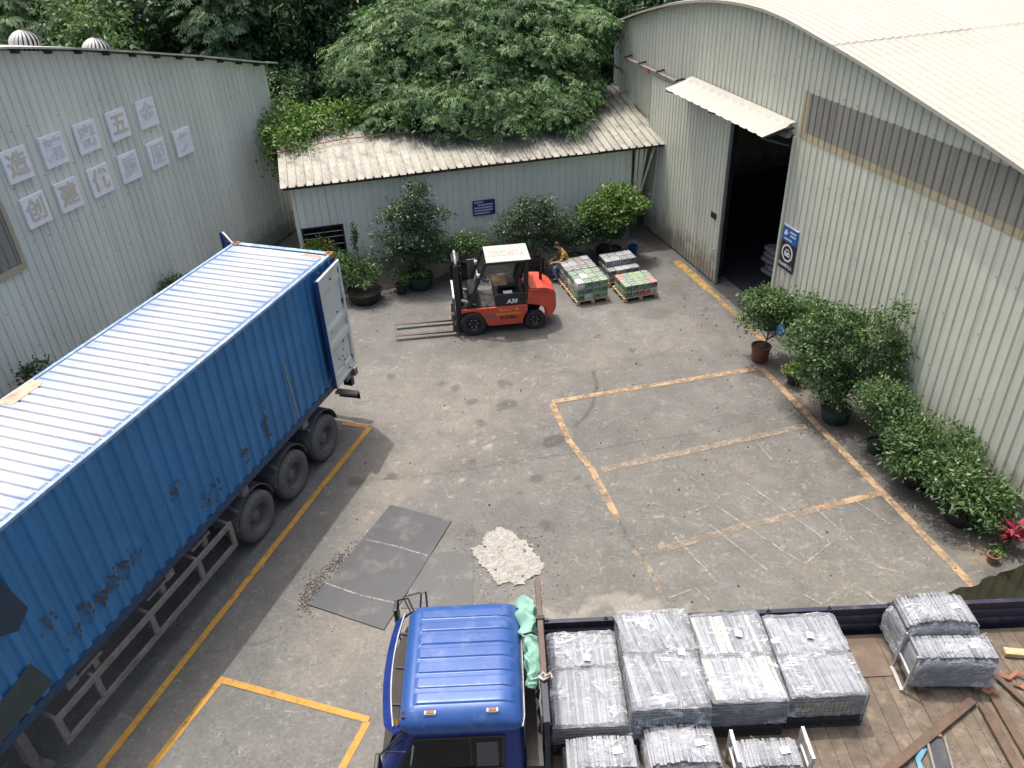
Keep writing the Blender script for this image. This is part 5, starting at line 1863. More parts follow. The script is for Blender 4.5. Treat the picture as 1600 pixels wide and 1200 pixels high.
# visor along the top of the windscreen
vis = MB()
for i in range(17):
    y = -.93 + 1.86 * i / 16
    bow = .10 * (1 - (y / .93) ** 2)
    tip = .10 if abs(y) > .85 else 0
    x = -1.64 - bow + tip
    vis.v += [(x, y, 2.27), (x - .11, y * 1.0, 2.20), (x - .10, y, 2.17), (x + .012, y, 2.245)]
for i in range(16):
    for j in range(4):
        a, b = 4 * i + j, 4 * i + (j + 1) % 4
        vis.f.append((a, b, b + 4, a + 4))
vis.f += [(0, 1, 2, 3), (67, 66, 65, 64)]
vo = vis.build('sun_visor', M['cab_dark'], TK)
mb = MB(); mb.tube([(-1.64 - .10 * (1 - (y / .93) ** 2) + .004, y, 2.275) for y in np.linspace(-.88, .88, 17)], .011, 6); mb.build('visor_trim', M['steel'], vo)
for y in (-.55, 0, .55):
    mb = MB(); mb.beam((-1.7, y, 2.25), (-1.53, y, 2.22), .03, .03); mb.build('visor_bracket', M['black'], vo)
mb = MB(); mb.lathe([(.0, .0), (.045, .01), (.045, .06), (0, .08)], 12, (-1.5, -.80, 2.33)); mb.build('roof_clamp', M['black'], TK)
# mirrors
for s in (-1, 1):
    mb = MB(); mb.tube([(-1.5, s * .9, 2.2), (-1.62, s * 1.12, 2.32), (-1.78, s * 1.2, 2.2), (-1.85, s * 1.16, 1.7), (-1.8, s * 1.03, 1.45)], .014, 6)
    mb.tube([(-1.55, s * .95, 2.1), (-1.7, s * 1.2, 2.26), (-1.45, s * 1.24, 2.3)], .012, 6)
    mo = mb.build('mirror_arm', M['black'], TK)
    mb = MB(); mb.box(-1.86, -1.80, s * 1.2 - .1, s * 1.2 + .1, 1.75, 2.1); mb.build('mirror', M['black'], mo, bevel=.02, seg=2)
    if s > 0:
        mb = MB(); mb.tube([(-1.44, .95, 2.25), (-1.42, 1.10, 2.42), (-1.36, 1.14, 2.42), (-1.34, .98, 2.24)], .014, 6); mb.build('mirror_hoop', M['black'], mo)
mb = MB(); mb.box(-1.98, -1.88, -1.0, 1.0, .55, .85); mb.build('bumper', M['cab_dark'], TK, bevel=.02)
# chassis and wheels
mb = MB(); mb.box(-1.8, 7.9, -.5, -.38, .7, .98); mb.box(-1.8, 7.9, .38, .5, .7, .98); mb.build('chassis', M['dark_steel'], TK)
for x in (-1.15, 5.4):
    wheel(TK, x, .90, .5, inner=x > 0)
    wheel(TK, x, -.90, .5, flip=True, inner=x > 0)
# bed: boards across, sides, headboard
mb = MB(); mb.box(.30, 8.0, -1.22, 1.12, .99, 1.075); mb.build('bed_frame', M['dark_steel'], TK)
x = .32
k = 0
while x < 7.95:
    w_ = random.uniform(.17, .24)
    mb = MB(); mb.box(x, x + w_ - .006, -1.21, 1.09, 1.08, 1.115 + random.uniform(-.004, .004)); mb.build('bed_board', M['bed_floor'] if k % 3 else M['bed_floor2'], TK)
    x += w_
    k += 1
for s in (1, -1):
    pr_ = [(0, 1.0), (0, 1.17), (.028, 1.19), (.028, 1.27), (0, 1.29), (0, 1.35), (.028, 1.37), (.028, 1.45), (0, 1.47), (0, 1.54), (.02, 1.56), (.02, 1.63), (-.05, 1.63), (-.05, 1.0)]
    mb = MB()
    m_ = len(pr_)
    for xx in (.30, 8.0):
        # the near side board hangs dropped on its hinges
        mb.v += [(xx, 1.165 - dy, z) if s > 0 else (xx, -1.28 - dy, z - .66) for dy, z in pr_]
    mb.f = [(i, (i + 1) % m_, (i + 1) % m_ + m_, i + m_) for i in range(m_)] + [tuple(range(m_)), tuple(reversed(range(m_, 2 * m_)))]
    sd = mb.build('bed_side', M['bed_blue'], TK)
    for xx in (.31, 2.9, 5.4) if s > 0 else ():
        mb = MB(); mb.box(xx, xx + .07, s * 1.195 - .02, s * 1.195 + .02, .95, 1.66); mb.build('stake_post', M['bed_blue'], TK)
    for xx in (1.2, 2.2, 3.6, 4.5, 6.4) if s > 0 else ():
        mb = MB(); mb.tube([(xx, s * 1.17, 1.63), (xx + .02, s * 1.18, 1.68), (xx + .05, s * 1.17, 1.63)], .012, 6); mb.build('lashing_hook', M['dark_steel'], sd)
mb = MB(); mb.box(4.55, 5.25, .35, 1.08, 1.121, 1.129); mb.build('plywood_sheet', M['brown_ply'], TK)
mb = MB(); mb.box(-.03, .18, -1.0, 1.0, .95, 1.5); mb.build('gap_box', M['black'], TK)  # black box added to fill and darken the gap behind the cab
hb = bpy.data.objects.new('headboard', None); link(hb, TK)
mb = MB(); mb.box(.19, .27, -.55, 1.11, 2.53, 2.6); mb.build('top_rail', M['brown_steel'], hb, bevel=.008)
mb = MB(); mb.box(.185, .275, -1.12, -.55, 2.5, 2.57); mb.build('top_rail', M['bed_blue'], hb, bevel=.008)
for y in (-1.08, -.4, .3, 1.07):
    mb = MB(); mb.box(.20, .26, y - .035, y + .035, 1.0, 2.53); mb.build('post', M['bed_blue'], hb)
mb = MB(); mb.box(.24, .255, -1.1, 1.08, 1.05, 2.3); mb.build('panel', M['bed_blue'], hb)
for y, z in ((.42, 2.56),):
    mb = MB(); mb.box(.17, .29, y - .03, y + .03, 2.45, 2.62); mb.build('strap', M['black'], hb)

# tarpaulin roll and rope
def lumpy(name, pts, rads, mat, n=14, seed=1, amp=.12):
    r_ = random.Random(seed)
    P0 = np.array(pts); tt = np.linspace(0, len(pts) - 1, 30)
    pts = [tuple(np.interp(q, range(len(P0)), P0[:, i]) for i in range(3)) for q in tt]
    rads = [float(np.interp(q, range(len(P0)), rads)) * r_.uniform(.93, 1.07) for q in tt]
    mb = MB(); mb.tube(pts, rads, n)
    ph = [r_.random() * 6 for _ in range(4)]
    mb.v = [tuple(Vector(v) + Vector((math.sin(v[1] * 23 + ph[0]) + math.sin(v[2] * 31 + ph[1]), 0, math.sin(v[1] * 17 + v[0] * 22 + ph[2]) + r_.uniform(-.5, .5))) * amp * .1) for v in mb.v]
    return mb.mesh(name, mat, smooth=True)


tp = thing('tarpaulin', 'rolled pale green tarpaulin wedged between the cab and the headboard', 'tarpaulin', (0, 6.95, 0))
put('upper_fold', lumpy('upper_fold', [(.03, .98, 2.30), (.05, .9, 2.34), (.06, .7, 2.34), (.08, .42, 2.33), (.10, .24, 2.26)], [.05, .11, .12, .115, .05], M['teal'], n=22, seed=2, amp=.3), tp)
put('lower_fold', lumpy('lower_fold', [(.11, .44, 2.26), (.10, .3, 2.3), (.10, 0, 2.31), (.10, -.25, 2.30), (.11, -.38, 2.22)], [.045, .09, .10, .10, .045], M['teal'], n=22, seed=5, amp=.3), tp)
mb = MB(); mb.tube([(.0, .3, 2.42), (.1, .29, 2.47), (.2, .28, 2.42), (.2, .28, 2.25)], .014, 6); mb.build('tie', M['black'], tp)
rp_ = MB()
rp_.tube([(.16, -.5, 2.56), (.22, -.46, 2.62), (.29, -.52, 2.6), (.22, -.56, 2.61), (.17, -.5, 2.6), (.2, -.52, 2.45), (.17, -.62, 2.25), (.19, -.7, 2.1)], .016, 6)
rp_.tube([(.24, -.52, 2.62), (.31, -.5, 2.66), (.33, -.56, 2.64)], .013, 6)
o = tag(rp_.build('rope', M['cream']), 'short knotted cream rope tied round the headboard rail', 'rope')
o.location = (0, 6.95, 0)


# ------------------------------------------------------------------ wrapped crates and bundles
def film_shell(x0, x1, y0, y1, z0, z1, seed, dome=0.0, sag=.03, nx=18, ny=22, rnd=.04):
    r_ = np.random.default_rng(seed)
    mb = MB()
    f1, f2 = r_.uniform(8, 16, 2)
    p = r_.uniform(0, 6, 4)
    top = {}
    for j in range(ny + 1):
        for i in range(nx + 1):
            u, v = i / nx, j / ny
            x, y = x0 + (x1 - x0) * u, y0 + (y1 - y0) * v
            ed = min(u, 1 - u) * (x1 - x0), min(v, 1 - v) * (y1 - y0)
            h = dome * (1 - (2 * u - 1) ** 2) * (1 - .5 * (2 * v - 1) ** 2) - sag * math.sin(math.pi * u) * abs(math.sin(2 * math.pi * v)) * (dome == 0)
            h -= sum(max(0, rnd - q) ** 2 / rnd * .9 for q in ed)
            h += .012 * (1 - abs(math.sin(x * f1 * .55 + y * f2 * .35 + p[2]))) ** 3 + .012 * (1 - abs(math.sin(x * f2 * .4 - y * f1 * .5 + p[3]))) ** 3
            h += .006 * math.sin(x * f1 * 2 + y * f2 + p[0]) + .006 * math.sin(x * f2 - y * f1 * 2 + p[1]) + r_.normal(0, .004)
            top[i, j] = len(mb.v)
            mb.v.append((x, y, z1 + h))
    for j in range(ny):
        for i in range(nx):
            mb.f.append((top[i, j], top[i + 1, j], top[i + 1, j + 1], top[i, j + 1]))
    nz = 6
    per = [(i, 0) for i in range(nx)] + [(nx, j) for j in range(ny)] + [(i, ny) for i in range(nx, 0, -1)] + [(0, j) for j in range(ny, 0, -1)]
    prev = [top[q] for q in per]
    cxm, cym = (x0 + x1) / 2, (y0 + y1) / 2
    for k in range(1, nz + 1):
        cur = []
        for q in per:
            a = mb.v[top[q]]
            z = a[2] + (z0 - a[2]) * k / nz
            w = r_.normal(0, .006) + .01
            dx, dy = a[0] - cxm, a[1] - cym
            mb.v.append((a[0] + math.copysign(w, dx), a[1] + math.copysign(w, dy), z))
            cur.append(len(mb.v) - 1)
        m_ = len(per)
        for i in range(m_):
            mb.f.append((prev[i], cur[i], cur[(i + 1) % m_], prev[(i + 1) % m_]))
        prev = cur
    return mb


def bars(par, x0, x1, y0, y1, z, mats, seed, wmin=.03, wmax=.075, jit=.03, skew=0.0):
    r_ = random.Random(seed)
    x = x0
    while x < x1 - wmin:
        w = min(r_.uniform(wmin, wmax), x1 - x)
        h = r_.uniform(.02, .05)
        sk = skew * r_.uniform(.5, 1.3)
        a, b = y0 + r_.uniform(0, jit), y1 - r_.uniform(0, jit)
        mb = MB()
        xm = x + w / 2
        mb.beam((xm + sk * .5, a, z + r_.uniform(-.012, .012)), (xm - sk * .5, b, z + r_.uniform(-.012, .012)), w * .9, h)
        mb.build('metal_bar', M[r_.choice(mats)], par)
        x += w


def strands(par, hx, hy, h, seed, n=6, dome=0.0):
    r_ = random.Random(seed * 7 + 1)
    hx, hy = hx * .93, hy * .94
    for k in range(n):
        e_ = r_.choice(((-hx, r_.uniform(-hy, hy), hx, r_.uniform(-hy, hy)), (r_.uniform(-hx, hx), -hy, r_.uniform(-hx, hx), hy), (-hx, -hy * r_.uniform(.2, 1), r_.uniform(0, hx), hy)))
        w = r_.uniform(.01, .06)
        mb = MB()
        d = Vector((e_[2] - e_[0], e_[3] - e_[1], 0)).normalized()
        sd = Vector((-d.y, d.x, 0)) * w / 2
        N = 10
        for i in range(N + 1):
            t = i / N
            x, y = e_[0] + (e_[2] - e_[0]) * t, e_[1] + (e_[3] - e_[1]) * t
            z = h + .018 + .003 * k + r_.uniform(-.004, .006) + dome * (1 - (x / hx) ** 2) * (1 - .5 * (y / hy) ** 2)
            ww = r_.uniform(.4, 1.3)
            mb.v += [(x + sd.x * ww, y + sd.y * ww, z), (x, y, z + .006), (x - sd.x * ww, y - sd.y * ww, z)]
        for i in range(N):
            a = 3 * i
            mb.f += [(a, a + 1, a + 4, a + 3), (a + 1, a + 2, a + 5, a + 4)]
        mb.build('film_fold', M['film_fold'], par)


def mesh_panel(mb, a, b, z0, z1, step=.06):
    a, b = Vector(a), Vector(b)
    L = (b - a).length
    for k in range(int(L / step) + 1):
        p = a.lerp(b, min(1, k * step / L))
        mb.beam((p.x, p.y, z0), (p.x, p.y, z1), .008, .008)
    z = z0
    while z <= z1:
        mb.beam((a.x, a.y, z), (b.x, b.y, z), .008, .008)
        z += step


BZ = 1.122


def crate(label, x0, x1, y0, y1, zt, seed, mats, skew=0.0, yellow=False, film='film', split=.5, mats2=None):
    t = thing('wrapped_crate', label, 'crate', ((x0 + x1) / 2, (y0 + y1) / 2, BZ), 0, 'film-wrapped mesh crates in a row on the truck bed')
    hx, hy, h = (x1 - x0) / 2 - .015, (y1 - y0) / 2 - .01, zt - BZ
    mb = MB(); mb.box(-hx, hx, -hy, hy, .0, .05)
    for x in (-hx + .02, 0, hx - .02):
        mb.box(x - .02, x + .02, -hy, hy, .05, .09)
    mb.build('crate_base', M['wire'], t)
    mb = MB(); mb.box(-hx + .03, hx - .03, -hy + .03, hy - .03, .09, h - .10); mb.build('stock', M['cargo_dark'], t)
    if yellow:
        mb = MB(); mb.box(-hx + .06, hx - .2, -hy + .012, -hy + .028, .28, .50); mb.build('yellow_label', M['cargo_yellow'], t)
    for a, b in (((-hx, -hy), (hx, -hy)), ((hx, -hy), (hx, hy)), ((hx, hy), (-hx, hy)), ((-hx, hy), (-hx, -hy))):
        mb = MB(); mesh_panel(mb, (a[0], a[1], 0), (b[0], b[1], 0), .05, h - .05); mb.build('mesh_side', M['wire'], t)
    ym = -hy + 2 * hy * split
    bars(t, -hx + .03, hx - .03, -hy + .04, ym - .02, h - .065, mats, seed, skew=skew)
    bars(t, -hx + .03, hx - .03, ym + .02, hy - .04, h - .06, mats2 or mats, seed + 1, skew=skew)
    mb = MB(); mb.beam((-hx, ym, h - .03), (hx, ym, h - .03), .02, .03); mb.build('crossbar', M['wire'], t)
    f = film_shell(-hx - .008, hx + .008, -hy - .008, hy + .008, .28, h, seed).build('stretch_film', M[film], t, smooth=True)
    f['label'] = 'cloudy stretch film over the crate'
    strands(t, hx, hy, h, seed, 5)
    r_ = random.Random(seed)
    px_, py_ = r_.uniform(-.2, .25), r_.uniform(-.1, .5)
    mb = MB(); mb.add([(px_, py_, h + .012), (px_ + .09, py_ - .02, h + .012), (px_ + .1, py_ + .09, h + .012), (px_ + .01, py_ + .1, h + .012)], [(0, 1, 2, 3)]); mb.build('paper_label', M['paper'], t)
    return t


crate('low film-wrapped crate of grey profiles against the truck headboard', .31, 1.31, 6.31, 7.85, 1.75, 11, ['alu', 'alu_dark', 'alu'], split=.60)
crate('tallest film-wrapped crate with slanting bars, second from the headboard', 1.325, 2.35, 6.32, 7.93, 2.04, 22, ['alu_dark', 'alu', 'alu_dark'], skew=.16, split=.55)
crate('wrapped crate with bright cream profiles, third from the headboard', 2.38, 3.40, 6.46, 7.95, 1.90, 33, ['alu_cream', 'alu', 'alu_cream'], skew=.05, mats2=['alu', 'alu_cream', 'alu_dark'])
crate('wrapped crate with yellow print behind its mesh, fourth from the headboard', 3.44, 4.49, 6.54, 7.92, 1.83, 44, ['alu', 'alu', 'alu_dark'], skew=.06, yellow=True)


def bundle(label, x0, x1, y0, y1, zt, seed, dome, frames=False, mats=('alu', 'alu_dark', 'alu'), layers=7, rz=0.0):
    t = thing('wrapped_bundle', label, 'bundle', ((x0 + x1) / 2, (y0 + y1) / 2, BZ), rz, 'film-wrapped bundles of metal sections on the truck bed')
    hx, hy, h = (x1 - x0) / 2, (y1 - y0) / 2, zt - BZ
    for x in (-hx * .7, hx * .7):
        mb = MB(); mb.box(x - .05, x + .05, -hy, hy, 0, .09); mb.build('bearer', M['angle_iron'], t)
    r_ = random.Random(seed)
    for k in range(layers):
        z0, z1 = .09 + (h - .16) * k / layers, .09 + (h - .16) * (k + 1) / layers
        j = r_.uniform(-.012, .012)
        mb = MB(); mb.box(-hx + .03 + j, hx - .03 + j, -hy + .03 + r_.uniform(0, .02), hy - .03, z0 + .004, z1); mb.build('layer', M['alu_dark'] if k < layers - 2 else M['alu'], t)
    x = -hx + .04
    while x < hx - .05:
        w = r_.uniform(.022, .05)
        u = x / hx
        z = h - .06 + dome * (1 - u * u) + r_.uniform(-.01, .01)
        mb = MB(); mb.beam((x, -hy + .03 + r_.uniform(0, .03), z), (x + r_.uniform(-.01, .01), hy - .03, z), w * .85, .05); mb.build('metal_bar', M[r_.choice(mats)], t)
        x += w
    f = film_shell(-hx - .005, hx + .005, -hy - .005, hy + .005, .16, h, seed, dome=dome, rnd=.15).build('stretch_film', M['film_thick'], t, smooth=True)
    strands(t, hx, hy, h, seed, 3, dome)
    if frames:
        for s in (-1, 1):
            mb = MB(); xx = s * (hx + .055)
            mb.box(xx - .02, xx + .02, -hy, -hy + .05, 0, h + .16); mb.box(xx - .02, xx + .02, hy - .05, hy, 0, h + .16)
            mb.box(xx - .022, xx + .022, -hy + .051, hy - .051, h + .10, h + .155); mb.box(xx - .015, xx + .015, -hy + .05, hy - .05, .3, .36)
            mb.build('end_frame', M['steel'], t)
    px_, py_ = hx * .3, -hy * .1
    mb = MB(); mb.beam((px_, py_, h + dome * .8 + .02), (px_ + .12, py_ + .02, h + dome * .7 + .018), .09, .004); mb.build('paper_label', M['paper'], t)
    return t


bundle('wrapped bundle closest to the cab in the front row', .45, 1.37, 5.75, 6.24, 1.66, 51, .05)
bundle('domed wrapped bundle in the middle of the front row', 1.47, 2.41, 5.75, 6.33, 1.66, 52, .08)
bundle('wrapped bundle held between two grey end frames', 2.62, 3.42, 5.72, 6.16, 1.60, 53, .02, frames=True)
bundle('tall round-topped wrapped bundle against the far side of the bed', 5.32, 6.40, 7.46, 8.03, 1.93, 54, .12, layers=9)
bd = bundle('squared wrapped bundle with leaning frame, nearer of the pair at the right', 5.34, 6.44, 6.98, 7.42, 1.84, 55, .03, layers=8, rz=R(-3))
mb = MB(); mb.beam((-.62, -.2, .0), (-.58, -.2, .75), .03, .03); mb.beam((-.62, .2, .0), (-.58, .2, .75), .03, .03); mb.beam((-.6, -.2, .35), (-.6, .2, .35), .03, .03); mb.beam((-.64, -.2, .02), (-.64, .2, .02), .05, .05)
mb.build('leaning_frame', M['steel'], bd)


# loose scrap on the bed
def scrap(name, label, cat, a, b, w, h, mat, z=1.13, group=None):
    mb = MB(); mb.beam((a[0], a[1], z + h / 2), (b[0], b[1], z + h / 2), w, h)
    o = mb.build(name, mat, bevel=.006)
    return tag(o, label, cat, group)


G_ = 'loose steel beams on the truck bed'
scrap('steel_beam', 'long brown steel beam lying diagonally across the truck bed', 'beam', (6.12, 6.82), (4.45, 5.80), .12, .07, M['angle_iron'], group=G_)
scrap('steel_beam', 'brown steel beam at the bed edge, left of the parallel pair', 'beam', (6.22, 6.74), (6.20, 5.76), .13, .06, M['angle_iron'], group=G_)
scrap('steel_beam', 'brown steel beam at the bed edge, right of the parallel pair', 'beam', (6.44, 6.86), (6.42, 5.76), .12, .05, M['angle_iron'], group=G_)
scrap('steel_beam', 'short brown beam running out of frame beside the orange strap', 'beam', (6.62, 7.22), (6.92, 6.45), .08, .06, M['angle_iron'], group=G_)
scrap('wooden_block', 'short brown wooden block by the far side of the bed', 'wood block', (6.95, 7.58), (7.3, 7.52), .12, .08, M['wood'])
ch = thing('steel_channel', 'short dark channel section under the diagonal beam', 'channel', (5.30, 6.02, 1.125), R(78))
mb = MB(); mb.box(-.3, .3, -.1, .1, 0, .025); mb.build('web', M['plate'], ch)
for s in (-1, 1):
    mb = MB(); mb.box(-.3, .3, s * .115 - .014, s * .115 + .014, 0, .07); mb.build('flange', M['trailer'], ch)
mb = MB(); mb.box(.3, .36, -.09, .05, .0, .06); mb.build('end_tag', M['orange_strap'], ch)


def ribbon(name, label, pts, w, mat):
    mb = MB()
    P = [Vector(p) for p in pts]
    for i, p in enumerate(P):
        d = (P[min(i + 1, len(P) - 1)] - P[max(i - 1, 0)]).normalized()
        s = Vector((-d.y, d.x, .25)).normalized() * w / 2
        mb.v += [tuple(p + s), tuple(p - s), tuple(p - s - Vector((0, 0, .006))), tuple(p + s - Vector((0, 0, .006)))]
    for i in range(len(P) - 1):
        for j in range(4):
            a, b = 4 * i + j, 4 * i + (j + 1) % 4
            mb.f.append((a, b, b + 4, a + 4))
    return tag(mb.build(name, mat), label, 'strap', 'loose lashing straps on the truck bed')


ribbon('lashing_strap', 'faded orange lashing strap tangled beside the squared bundle', [(6.4, 7.35, 1.16), (6.6, 7.25, 1.2), (6.8, 7.15, 1.17), (6.95, 7.22, 1.22), (7.05, 7.1, 1.16), (6.9, 7.0, 1.14), (6.8, 7.08, 1.2)], .06, M['orange_strap'])
ribbon('lashing_strap', 'pale blue strap scrap lying left of the dark channel', [(4.92, 5.74, 1.14), (5.0, 5.9, 1.16), (5.02, 6.02, 1.14), (5.12, 6.12, 1.18), (5.2, 6.2, 1.14)], .07, M['blue_strap'])
ribbon('lashing_strap', 'rust-coloured strap end by the parallel beams', [(6.3, 6.98, 1.2), (6.38, 6.9, 1.21), (6.45, 6.95, 1.2), (6.5, 6.88, 1.2)], .05, M['orange_strap'])
tag(chip_field('bed_litter', M['debris'], [(5.2, 6.4, .6, .35, 0), (6.6, 6.3, .3, .4, 0)], 90, .006, .018, 8), 'pale crumbs of litter on the truck bed', 'litter')
bpy.data.objects['bed_litter'].location.z = 1.115


# ------------------------------------------------------------------ vegetation
def leaf_object(name, C, A, Nn, L, W, tone, mat, parent):
    n = len(C)
    A = A / np.linalg.norm(A, axis=1, keepdims=True)
    S = np.cross(A, Nn)
    S /= np.linalg.norm(S, axis=1, keepdims=True) + 1e-9
    L, W = L[:, None], W[:, None]
    up = np.cross(S, A)
    V = np.stack([C, C + A * L * .45 + S * W * .5 - up * L * .03, C + A * L - up * L * .12, C + A * L * .45 - S * W * .5 - up * L * .03], 1).reshape(-1, 3)
    me = bpy.data.meshes.new(name)
    me.vertices.add(4 * n)
    me.vertices.foreach_set('co', V.astype(np.float32).ravel())
    me.loops.add(4 * n)
    me.loops.foreach_set('vertex_index', np.arange(4 * n, dtype=np.int32))
    me.polygons.add(n)
    me.polygons.foreach_set('loop_start', np.arange(0, 4 * n, 4, dtype=np.int32))
    me.update(calc_edges=True)
    at = me.attributes.new('leaf_tone', 'FLOAT', 'FACE')
    at.data.foreach_set('value', np.clip(tone, 0, 1).astype(np.float32))
    me.materials.append(mat)
    if parent == 'mesh':
        return me
    return link(bpy.data.objects.new(name, me), parent)


def sphere_dirs(r, n):
    d = r.normal(size=(n, 3))
    return d / np.linalg.norm(d, axis=1, keepdims=True)


def clump_points(r, lobes, n, shell=.55):
    lobes = np.array(lobes, float)
    w = (lobes[:, 3] * lobes[:, 4] + lobes[:, 5] * lobes[:, 4] + lobes[:, 3] * lobes[:, 5])
    k = r.choice(len(lobes), n, p=w / w.sum())
    d = sphere_dirs(r, n)
    low = d[:, 2] < -.35
    d[low, 2] *= -.6
    d /= np.linalg.norm(d, axis=1, keepdims=True)
    rad = shell + (1 - shell) * r.random(n) ** .6
    rad *= 1 + .14 * r.normal(size=n)
    stray = r.random(n) < .07
    rad[stray] *= r.uniform(1.1, 1.35, stray.sum())
    return lobes[k, :3] + d * lobes[k, 3:6] * rad[:, None], d


def foliage(name, lobes, nclump, per, sigma, L, W, seed, mat, parent, droop=.2, shell=.55, flat=.5):
    r = np.random.default_rng(seed)
    P, D = clump_points(r, lobes, nclump, shell)
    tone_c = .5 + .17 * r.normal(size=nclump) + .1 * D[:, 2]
    k = np.repeat(np.arange(nclump), per)
    n = len(k)
    C = P[k] + r.normal(size=(n, 3)) * sigma * np.array([1, 1, .7])
    A = r.normal(size=(n, 3)) * .8 + D[k] * .7
    A[:, 2] -= droop
    Nn = r.normal(size=(n, 3)) * flat + np.array([0, 0, 1.0]) + D[k] * .3
    tone = tone_c[k] + .14 * r.normal(size=n)
    return leaf_object(name, C, A, Nn, L * r.uniform(.65, 1.3, n), W * r.uniform(.7, 1.25, n), tone, mat, parent)


def whorls(name, lobes, n, seed, mat, parent, rl=.5, nr=8, leaf=.17, lw=.06, shell=.7):
    """sprays of compound leaves: drooping stalks round a shoot tip, leaflets in pairs"""
    r = np.random.default_rng(seed)
    P, D = clump_points(r, lobes, n, shell)
    Cs, As, Ns, Ts = [], [], [], []
    for i in range(n):
        ax = D[i] * .55 + np.array([0, 0, .8]) + r.normal(size=3) * .15
        ax /= np.linalg.norm(ax)
        e1 = np.cross(ax, [0.3, 1, .1]); e1 /= np.linalg.norm(e1)
        e2 = np.cross(ax, e1)
        tn = .42 + .2 * r.normal() + .18 * D[i][2]
        sc = r.uniform(.6, 1.3)
        for q in range(nr):
            a = 2 * math.pi * (q + r.random() * .7) / nr
            rd = e1 * math.cos(a) + e2 * math.sin(a)
            for t in np.linspace(.25, 1, 5):
                p = P[i] + (rd * t * rl + ax * .12 * t - np.array([0, 0, 1]) * .34 * t * t * rl) * sc
                tang = rd - np.array([0, 0, .7]) * t
                sd = np.cross(tang, ax)
                for s in (-1, 1):
                    Cs.append(p); As.append(sd * s * .8 + tang * .55 - np.array([0, 0, .25])); Ns.append(ax + rd * .3 + r.normal(size=3) * .15); Ts.append(tn + .1 * r.normal())
            Cs.append(p); As.append(tang); Ns.append(ax); Ts.append(tn)
    m = len(Cs)
    return leaf_object(name, np.array(Cs), np.array(As), np.array(Ns), leaf * r.uniform(.8, 1.25, m), lw * r.uniform(.8, 1.2, m), np.array(Ts), mat, parent)


def trunk(parent, base, lobes, r0, mat=None, seed=1, split=.45, name='trunk'):
    r_ = random.Random(seed)
    mb = MB()
    cx = sum(l[0] for l in lobes) / len(lobes); cy = sum(l[1] for l in lobes) / len(lobes); zt_ = min(l[2] for l in lobes)
    b = Vector(base)
    fk = b.lerp(Vector((cx, cy, zt_)), split)
    mid = b.lerp(fk, .5) + Vector((r_.uniform(-1, 1), r_.uniform(-1, 1), 0)) * r0 * .6
    mb.tube([b, mid, fk], [r0, r0 * .8, r0 * .62], 8)
    for l in lobes:
        e_ = Vector(l[:3])
        m_ = fk.lerp(e_, .5) + Vector((r_.uniform(-1, 1), r_.uniform(-1, 1), .4)) * .12 * (e_ - fk).length
        mb.tube([fk, m_, e_], [r0 * .5, r0 * .33, r0 * .12], 6)
        for k in range(3):
            tip = e_ + Vector((r_.uniform(-1, 1) * l[3], r_.uniform(-1, 1) * l[4], r_.uniform(-.2, .8) * l[5])) * .75
            mb.tube([m_.lerp(e_, .6), tip], [r0 * .2, r0 * .05], 5)
    return mb.build(name, mat or M['bark'], parent, smooth=True)


# the big tree over the shed roof
bt = thing('tree', 'large spreading tree with feathery leaves overhanging the shed roof', 'tree', (-0.9, 31.0, 0))
lob = [(-.3, -1.4, 5.2, 4.0, 2.5, 1.9), (-3.3, -1.7, 4.8, 1.6, 1.5, 1.4), (2.6, -1.4, 5.2, 2.0, 1.9, 1.7), (.3, -4.0, 4.3, 2.6, 1.5, .95),
       (2.3, -3.7, 4.2, 1.6, 1.2, .85), (-1.8, -3.7, 4.3, 1.4, 1.2, .95), (-.2, -.6, 6.4, 3.0, 2.2, 1.3), (3.5, -2.9, 4.2, 1.0, .9, .5),
       (-.9, -5.0, 3.95, .8, .6, .45), (1.1, -5.1, 3.95, .95, .6, .5), (-2.7, -4.4, 4.0, .7, .6, .5), (2.9, -4.7, 3.95, .8, .6, .45), (1.7, -1.6, 6.6, 1.2, 1.2, .9), (-2.3, -1.6, 6.1, 1.3, 1.2, .9), (4.0, -1.6, 6.0, .9, .9, .8)]
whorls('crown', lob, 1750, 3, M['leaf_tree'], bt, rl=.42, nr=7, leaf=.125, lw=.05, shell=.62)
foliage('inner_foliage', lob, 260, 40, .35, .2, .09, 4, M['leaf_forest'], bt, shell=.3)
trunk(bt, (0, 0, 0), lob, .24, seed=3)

# woodland trees behind, individual crowns
FOREST = []
lobsA = [(0, 0, 5.2, 2.4, 2.2, 2.0), (1.5, .3, 4.2, 1.6, 1.5, 1.4), (-1.6, -.2, 4.0, 1.7, 1.6, 1.5), (.2, -.9, 3.2, 1.9, 1.4, 1.5), (.3, .2, 6.8, 1.4, 1.4, 1.2)]
lobsB = [(0, 0, 4.4, 2.6, 2.2, 1.5), (1.9, 0, 5.1, 1.6, 1.5, 1.3), (-1.7, .2, 5.3, 1.5, 1.4, 1.3), (-.3, -.9, 3.0, 2.0, 1.4, 1.4), (.3, .3, 6.3, 1.6, 1.5, 1.1)]
lobsC = [(0, 0, 6.0, 1.8, 1.7, 2.2), (.8, -.4, 4.2, 1.6, 1.4, 1.6), (-.9, -.3, 3.6, 1.5, 1.4, 1.5), (.1, .2, 8.0, 1.1, 1.1, 1.2)]
vA = foliage('crown', lobsA, 330, 34, .26, .24, .125, 31, M['leaf_forest'], 'mesh', droop=.35)
vB = foliage('crown', lobsB, 330, 34, .24, .2, .11, 32, M['leaf_forest2'], 'mesh', droop=.3)
vC = whorls('crown', lobsC, 260, 33, M['leaf_forest'], 'mesh', rl=.45, nr=6, leaf=.2, lw=.07)
